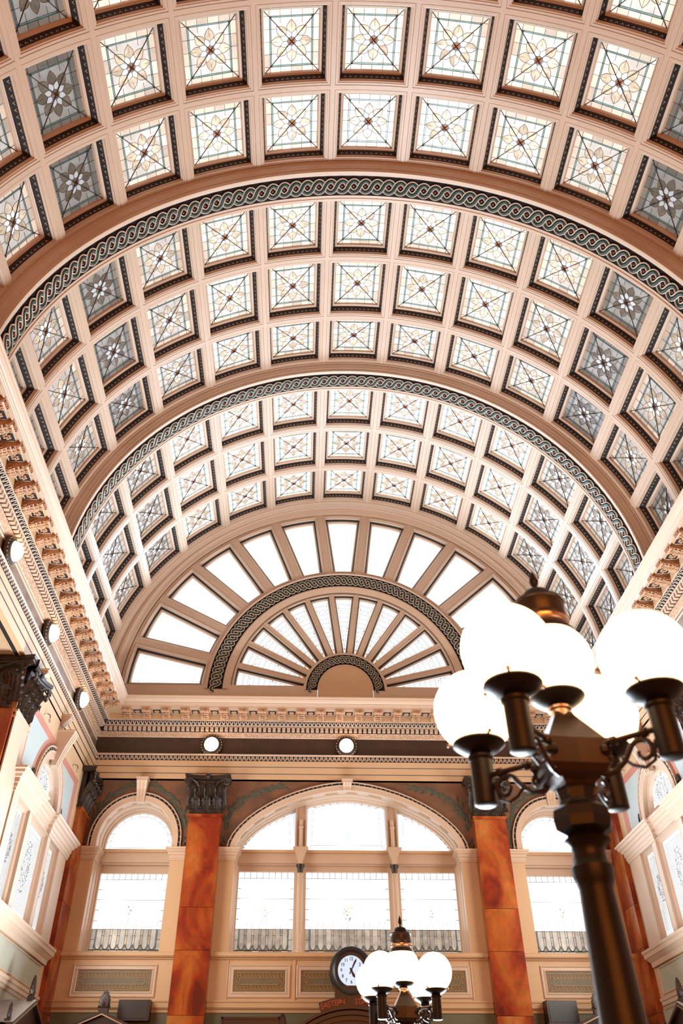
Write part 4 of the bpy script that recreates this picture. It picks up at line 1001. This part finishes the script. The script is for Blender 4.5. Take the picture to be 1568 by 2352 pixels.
for x, lb in ((-3.81, 'round dome lamp on the end wall frieze, above the marble pilaster'), (0, 'round dome lamp on the end wall frieze, above the keystone of the great arched window'), (3.81, 'round dome lamp on the end wall frieze, behind the lowest globe of the large lamp')):
    sconce((x, D + .08, 9.05), pi, lb, 'dome lamps on the frieze')
for y, lb in ((19.36, 'dome lamp on the side frieze, the one closest to the corner of the hall'), (16.0, 'dome lamp on the side frieze, the middle one of three in a row'), (12.85, 'dome lamp on the side frieze, cut by the picture edge, topmost of three'), (9.7, None)):
    if lb: sconce((-W - .08, y, 9.13), -pi / 2, lb, 'dome lamps on the frieze')
for y, lb in ((19.36, 'dome lamp on the right-hand frieze hidden behind the big lamp, near the corner'), (16.0, 'dome lamp on the right-hand frieze hidden behind the big lamp, over the marble pier')):
    sconce((W + .08, y, 9.13), pi / 2, lb, 'dome lamps on the frieze')

# ================================================================== LAMP POSTS
def scroll(pts): return pts
def lamp_meshes():
    M = {}
    m = MB()   # post, from the floor to under the hub (z relative to globe centre height)
    base = ZF - 1.718
    m.lathe([(.30, base), (.30, base + .12), (.24, base + .16), (.24, base + .55), (.18, base + .62), (.15, base + .70), (.14, base + .9), (.12, base + 1.0), (.098, -1.7), (.078, -1.12), (.068, -.88), (.074, -.86), (.082, -.84), (.085, -.80), (.070, -.78), (.066, -.74), (.075, -.72), (.10, -.70), (.075, -.68)], n=12, m='iron'); M['post'] = m.mesh('post', True)
    m = MB(); m.lathe([(.078, -.68), (.118, -.66), (.125, -.62), (.118, -.58), (.085, -.555), (.078, -.54), (.086, -.50), (.092, -.49)], n=8, m='iron'); M['collar'] = m.mesh('collar')
    m = MB()   # four sided hub, widest at the arms
    def sq(r, z): return [(r * cos(a), r * sin(a), z) for a in (0, pi / 2, pi, 3 * pi / 2)]
    def oc(r, z, k=.55): return [(r * (1 if i % 2 == 0 else k * 1.25) * cos(i * pi / 4), r * (1 if i % 2 == 0 else k * 1.25) * sin(i * pi / 4), z) for i in range(8)]
    m.grid([oc(.055, -.15), oc(.065, -.17), oc(.165, -.29), oc(.178, -.305), oc(.178, -.415), oc(.15, -.445), oc(.105, -.47), oc(.088, -.49), oc(.088, -.53)], 'iron_brown', True)
    for k in range(4): m.ball((.165 * cos(k * pi / 2), .165 * sin(k * pi / 2), -.36), .03, 'iron', 8, 5)
    M['hub'] = m.mesh('hub')
    cup = [(.045, -.235), (.055, -.228), (.05, -.22), (.065, -.216), (.09, -.205), (.120, -.183), (.127, -.174), (.124, -.166), (.10, -.172), (.06, -.172)]
    m = MB(); m.lathe(cup, n=24, m='iron'); M['gallery'] = m.mesh('gallery', True)
    m = MB()
    a = .4; m.tube([(.118 * cos(a), .118 * sin(a), -.166), (.142 * cos(a), .142 * sin(a), -.160)], .006, 6, 'brass_dull'); m.ball((.145 * cos(a), .145 * sin(a), -.160), .010, 'brass_dull', 6, 4)
    M['thumbscrew'] = m.mesh('thumbscrew')
    m = MB(); m.lathe([(.001, -.46), (.045, -.46), (.053, -.455), (.053, -.255), (.058, -.25), (.062, -.24), (.062, -.235), (.050, -.23), (.046, -.225)], n=20, m='iron'); M['socket'] = m.mesh('socket', True)
    m = MB(); m.lathe([(.055, -.225), (.055, -.235), (.043, -.24), (.043, -.30), (.055, -.31)], n=16, m='brass_dull'); M['stem'] = m.mesh('stem', True)
    m = MB(); rows = [(.2 * sin(t), -.2 * cos(t)) for t in lin(.53, pi - .001, 18)]
    m.lathe(rows, n=36, m='globe'); M['globe'] = m.mesh('globe', True)
    # arm along +x: rod, ring collar, S scroll beneath
    m = MB(); L = .44
    m.tube([(.10, 0, -.33), (L - .05, 0, -.33)], .013, 8, 'iron_brown'); m.lathe([(.012, 0), (.022, .008), (.022, .03), (.012, .038)], n=8, m='iron_brown', P=lambda x, y, z: (L - .11 + z, x, -.33 + y)); m.lathe([(.012, 0), (.022, .008), (.022, .03), (.012, .038)], n=8, m='iron_brown', P=lambda x, y, z: (.19 + z, x, -.33 + y))
    M['arm'] = m.mesh('arm', True)
    m = MB()
    def arc(cx, cz, r0, r1, a0, a1, n=14): return [(cx + (r0 + (r1 - r0) * t) * cos(a0 + (a1 - a0) * t), 0, cz + (r0 + (r1 - r0) * t) * sin(a0 + (a1 - a0) * t)) for t in lin(0, 1, n)]
    a_ = arc(L - .115, -.405, .018, .058, radians(-200), radians(160), 16) + [(L - .20, 0, -.425), (L - .245, 0, -.455), (L - .285, 0, -.455)] + arc(L - .275, -.415, .045, .02, radians(-120), radians(-420), 12)
    m.tube(a_, lambda t: .0085 + .004 * sin(pi * t), 6, 'iron_brown')
    m.tube([(L - .055, 0, -.37), (L - .075, 0, -.45), (L - .12, 0, -.47), (L - .17, 0, -.45), (L - .21, 0, -.41)], .008, 6, 'iron_brown')
    m.tube([(.10, 0, -.43), (.14, 0, -.465), (.19, 0, -.46), (.22, 0, -.43)], .009, 6, 'iron_brown')
    M['scroll'] = m.mesh('scroll', True)
    m = MB()   # crown over the central globe
    z = .135
    m.lathe([(.10, z - .02, 'iron_brown'), (.150, z - .0, 'iron_brown'), (.150, z + .012, 'iron_brown'), (.125, z + .045, 'brass_dull'), (.120, z + .06, 'brass_dull'), (.128, z + .072, 'brass'), (.128, z + .086, 'brass_dull'), (.112, z + .10, 'iron_brown'), (.122, z + .115, 'iron_brown'), (.122, z + .185, 'iron_brown'), (.128, z + .19, 'iron_brown'), (.122, z + .205, 'iron_brown'), (.085, z + .215, 'iron'), (.082, z + .235, 'iron'), (.06, z + .265, 'iron'), (.02, z + .275, 'iron'), (.001, z + .276, 'iron')], n=28); M['crown_cap'] = m.mesh('crown_cap', True)
    m = MB(); m.lathe([(.018, z + .27), (.012, z + .285), (.008, z + .295), (.02, z + .315), (.024, z + .335), (.015, z + .37), (.001, z + .40)], n=12, m='iron'); M['finial'] = m.mesh('finial', True)
    return M
LM = lamp_meshes()
def lamp(loc, rot, label):
    o = empty('lamp_post', (loc[0], loc[1], 1.718), (0, 0, rot), label=label, category='street lamp', group='five-globe lamp posts on the hall axis')
    for n_ in ('post', 'collar', 'hub'): put(n_, LM[n_], o)
    h_ = .105
    put('stem', LM['stem'], o, (0, 0, h_ - .0)); put('gallery', LM['gallery'], o, (0, 0, h_)); put('globe', LM['globe'], o, (0, 0, h_), L=1); put('crown_cap', LM['crown_cap'], o, (0, 0, h_)); put('finial', LM['finial'], o, (0, 0, h_))
    for k in range(4):
        a = put('arm', LM['arm'], o, (0, 0, 0), (0, 0, k * pi / 2)); put('scroll', LM['scroll'], a)
        s = put('socket', LM['socket'], a, (.44, 0, 0)); put('gallery', LM['gallery'], a, (.44, 0, 0)); [put('thumbscrew', LM['thumbscrew'], a, (.44, 0, 0), (0, 0, q * 2 * pi / 3)) for q in range(3)]; put('globe', LM['globe'], a, (.44, 0, 0), L=1)
    return o
lamp((-.006, 3.422), -2.297, 'large black lamp post with five lit white globes, out of focus in the foreground')
lamp((.027, 10.872), -2.28, 'smaller looking distant lamp post with five lit globes, standing below the great arched window')

# ================================================================== CLOCK, SIGN, LOW THINGS ON THE END WALL
def text(body, size, loc, parent, mt, name, rot=(pi / 2, 0, 0), ext=.004, offset=0):
    c = bpy.data.curves.new(name, 'FONT'); c.body = body; c.size = size; c.align_x = 'CENTER'; c.align_y = 'CENTER'; c.extrude = ext; c.offset = offset
    c.materials.append(MATS[mt]); o = put(name, c, None, loc, rot); bpy.context.view_layer.update()
    me = bpy.data.meshes.new_from_object(o.evaluated_get(bpy.context.evaluated_depsgraph_get())); bpy.data.objects.remove(o); me.name = name
    if not me.materials: me.materials.append(MATS[mt])
    return put(name, me, parent, loc, rot)
YC = 21.42
clk = empty('wall_clock', (0, YC, 3.50), label='round black clock with lit white dial showing five past five', category='clock')
T = lambda x, y, z: (x, -z, y)
m = MB(); m.lathe([(.50, -.25), (.50, .0), (.485, .03), (.44, .045), (.40, .03), (.375, .0), (.32, -.01), (.305, -.03)], n=48, m='clock_black', P=T); put('case', m, clk, smooth=True)
m = MB(); m.lathe([(.001, -.02), (.31, -.02)], n=40, m='dial', P=T); put('dial', m, clk, L=1)
rom = {12: '12', 1: '1', 2: '2', 3: '3', 4: '4', 5: '5', 6: '6', 7: '7', 8: '8', 9: '9', 10: '10', 11: '11'}
for k in range(1, 13):
    a = radians(90 - 30 * k); text(rom[k], .092, (.232 * cos(a), -.0 + .017 * -1, .232 * sin(a)), clk, 'clock_black', 'numeral', ext=.002, offset=.002)
m = MB()
for k in range(60):
    a = k * pi / 30; l = .012 if k % 5 else .02; c_, s_ = cos(a), sin(a); w_ = .003
    m.add([((.30 - l) * c_ - w_ * s_, .016, (.30 - l) * s_ + w_ * c_), ((.30 - l) * c_ + w_ * s_, .016, (.30 - l) * s_ - w_ * c_), (.297 * c_ + w_ * s_, .016, .297 * s_ - w_ * c_), (.297 * c_ - w_ * s_, .016, .297 * s_ + w_ * c_)], [(0, 1, 2, 3)], 'clock_black')
put('minute_marks', m, clk, (0, -.0, 0), kind='stuff')
clk.children[-1].location.y = -.012 + -.0
def hand(ang, ln, w, nm):
    m = MB(); m.ext([(-w * .5, -ln * .32), (w * .5, -ln * .32), (w * .35, 0), (w * .75, ln * .7), (w * .2, ln), (-w * .2, ln), (-w * .75, ln * .7), (-w * .35, 0)], (-.004, .004), 'clock_black', lambda a, b, c: (a * cos(ang) + b * sin(ang), c, -a * sin(ang) + b * cos(ang)))
    put(nm, m, clk, (0, -.03, 0))
hand(radians(27), .255, .030, 'minute_hand'); hand(radians(152), .165, .042, 'hour_hand')
m = MB(); m.lathe([(.03, -.0), (.03, .035), (.001, .04)], n=12, m='clock_black', P=T); put('hub_cap', m, clk, smooth=True)
m = MB(); m.box((-.38, -.02, -.62), (.38, .25, -.30), 'clock_black'); m.box((-.1, .1, -.1), (.1, .6, .1), 'clock_black'); put('bracket', m, clk)
# arched dark wood surround with sign
sg_ = empty('time_sign', (0, 21.40, 2.2), label='dark arched wooden surround under the clock lettered EASTERN STANDARD in dull red', category='sign')
m = MB(); N = 28
def arcpts(cx, cz, r, a0, a1, n=N): return [(cx + r * sin(a), cz + r * cos(a)) for a in lin(a0, a1, n)]
RS = 2.35; CZ = .78 - RS
aa = .325
up = arcpts(0, CZ, RS, -aa, aa); lo = arcpts(0, CZ, RS - .185, aa, -aa)
m.ext(up + lo, (-.08, .12), 'wood_dark', lambda a, b, c: (a, c, b)); put('sign_board', m, sg_)
for j, (r_, t_, d_) in enumerate(((RS - .19, .05, -.12), (RS - .26, .08, -.06), (RS - .36, .08, -.02))):
    m = MB(); e = .72; up = arcpts(0, CZ, r_, -e, e); lo = arcpts(0, CZ, r_ - t_, e, -e); m.ext(up + lo, (d_, .3), 'wood_dark' if j % 2 == 0 else 'clock_black', lambda a, b, c: (a, c, b)); put('arch_moulding', m, sg_)
m = MB(); up = arcpts(0, CZ, RS - .30, -.72, .72); m.ext(up, (.05, .3), 'clock_black', lambda a, b, c: (a, c, b)); put('tympanum', m, sg_)
wd_ = 'EASTERN   STANDARD'; n_ = len(wd_)
for i, ch in enumerate(wd_):
    if ch == ' ': continue
    a = (i - (n_ - 1) / 2 - .5) * .0345 + .008
    text(ch, .155, ((RS - .10) * sin(a), -.087, CZ + (RS - .10) * cos(a)), sg_, 'sign_red', 'letter', (pi / 2, a, 0), .004, .002)
def palmette_fin(m, x, z, s, P, mt='wood_dark'):
    for j in range(9):
        a = pi / 2 + (j - 4) * .28; L = s * (1 - .08 * abs(j - 4)); pts = [P(x + L * t * cos(a) * .55, z + L * t * sin(a), 0) for t in lin(0, 1, 5)]
        m.tube(pts, lambda t: s * .055 * (1 + 1.1 * sin(pi * min(1, t * 1.05))), 6, mt)
    for sg in (-1, 1): volute(m, (x + sg * s * .22, z + s * .05), s * .16, P, mt, sg)
    m.box((x - s * .3, z - s * .25, -.05), (x + s * .3, z + s * .02, .05), mt, P)
def booth(loc, rz, label, y1=.22, roof='wood_dark'):
    bk = empty('booth', loc, (0, 0, rz), label=label, category='booth')
    Pb = lambda a, b, c: (a, c, b)
    m = MB(); m.ext([(-1.16, 2.10), (0, 2.56), (1.16, 2.10), (1.16, 2.02), (-1.16, 2.02)], (-.35, y1), 'wood_dark', Pb); put('tympanum', m, bk)
    for q in (-1, 1):
        m = MB(); m.ext([(0, 2.64), (q * 1.24, 2.15), (q * 1.24, 2.09), (0, 2.57)], (-.42, -.30), 'wood_dark', Pb); m.ext([(0, 2.60), (q * 1.22, 2.12), (q * 1.22, 2.10), (0, 2.575)], (-.435, -.42), 'brass_dull', Pb); put('raking_moulding', m, bk)
        m = MB(); m.ext([(0, 2.655), (q * 1.26, 2.158), (q * 1.26, 2.145), (0, 2.638)], (-.41, y1), roof, Pb); put('roof_slope', m, bk)
        m = MB(); palmette_fin(m, q * 1.16, 2.2, .26, lambda a, b, c: (a, -.3 + c, b)); put('corner_ornament', m, bk)
    m = MB(); m.box((-1.2, -.38, ZF), (1.2, y1, 2.03), 'wood_dark'); m.box((-1.24, -.42, 1.93), (1.24, -.36, 2.03), 'wood_dark'); put('body', m, bk)
    m = MB(); palmette_fin(m, 0, 2.70, .36, lambda a, b, c: (a, -.3 + c, b)); put('acroterion', m, bk)
    return bk
booth((-5.50, 21.38, 0), 0, 'dark carved booth pediment below the narrow arched window on the left of the end wall')
booth((5.50, 21.38, 0), 0, 'dark carved booth pediment partly hidden behind the tall foreground lamp post')
booth((-6.72, 18.55, -.13), pi / 2, 'dark booth with pale roof slope and black palmettes against the left side wall', .22, 'lit_roof_grey')
booth((6.72, 18.55, -.13), -pi / 2, 'dark booth with pale roof slope and black palmette against the right side wall', .22, 'lit_roof_grey')
m = MB(); m.box((-.36, -.04, -.20), (.36, .24, .20), 'wood_dark'); m.box((-.32, -.05, -.16), (.32, -.04, .16), 'clock_black'); put('speaker_box', m, None, (-4.95, 21.74, 2.76), label='plain dark box on the end wall just left of the orange marble pilaster', category='speaker')
m = MB(); m.box((-.36, 0, -.24), (.36, .28, .22), 'wood_dark'); m.box((-.32, -.01, -.20), (.32, 0, .14), 'clock_black'); put('speaker_box', m, None, (4.86, 21.64, 2.74), (0, 0, radians(5)), label='tilted dark box on the booth behind the foreground lamp post', category='speaker')
m = MB(); m.box((-.62, 0, -1.2), (.62, .1, 0), 'clock_black'); m.box((-.66, -.02, -1.2), (-.62, .1, .04), 'wood_dark'); m.box((.62, -.02, -1.2), (.66, .1, .04), 'wood_dark'); m.box((-.66, -.02, 0), (.66, .1, .04), 'wood_dark'); put('board', m, None, (-2.28, 21.6, 2.58), label='dark panelled board low on the end wall beside the arched sign', category='board')
m = MB(); palmette_fin(m, 0, 0, .24, lambda a, b, c: (a, c, b)); put('finial', m, None, (-1.56, 21.45, 2.44), label='small dark leaf finial left of the arched EASTERN sign', category='ornament')
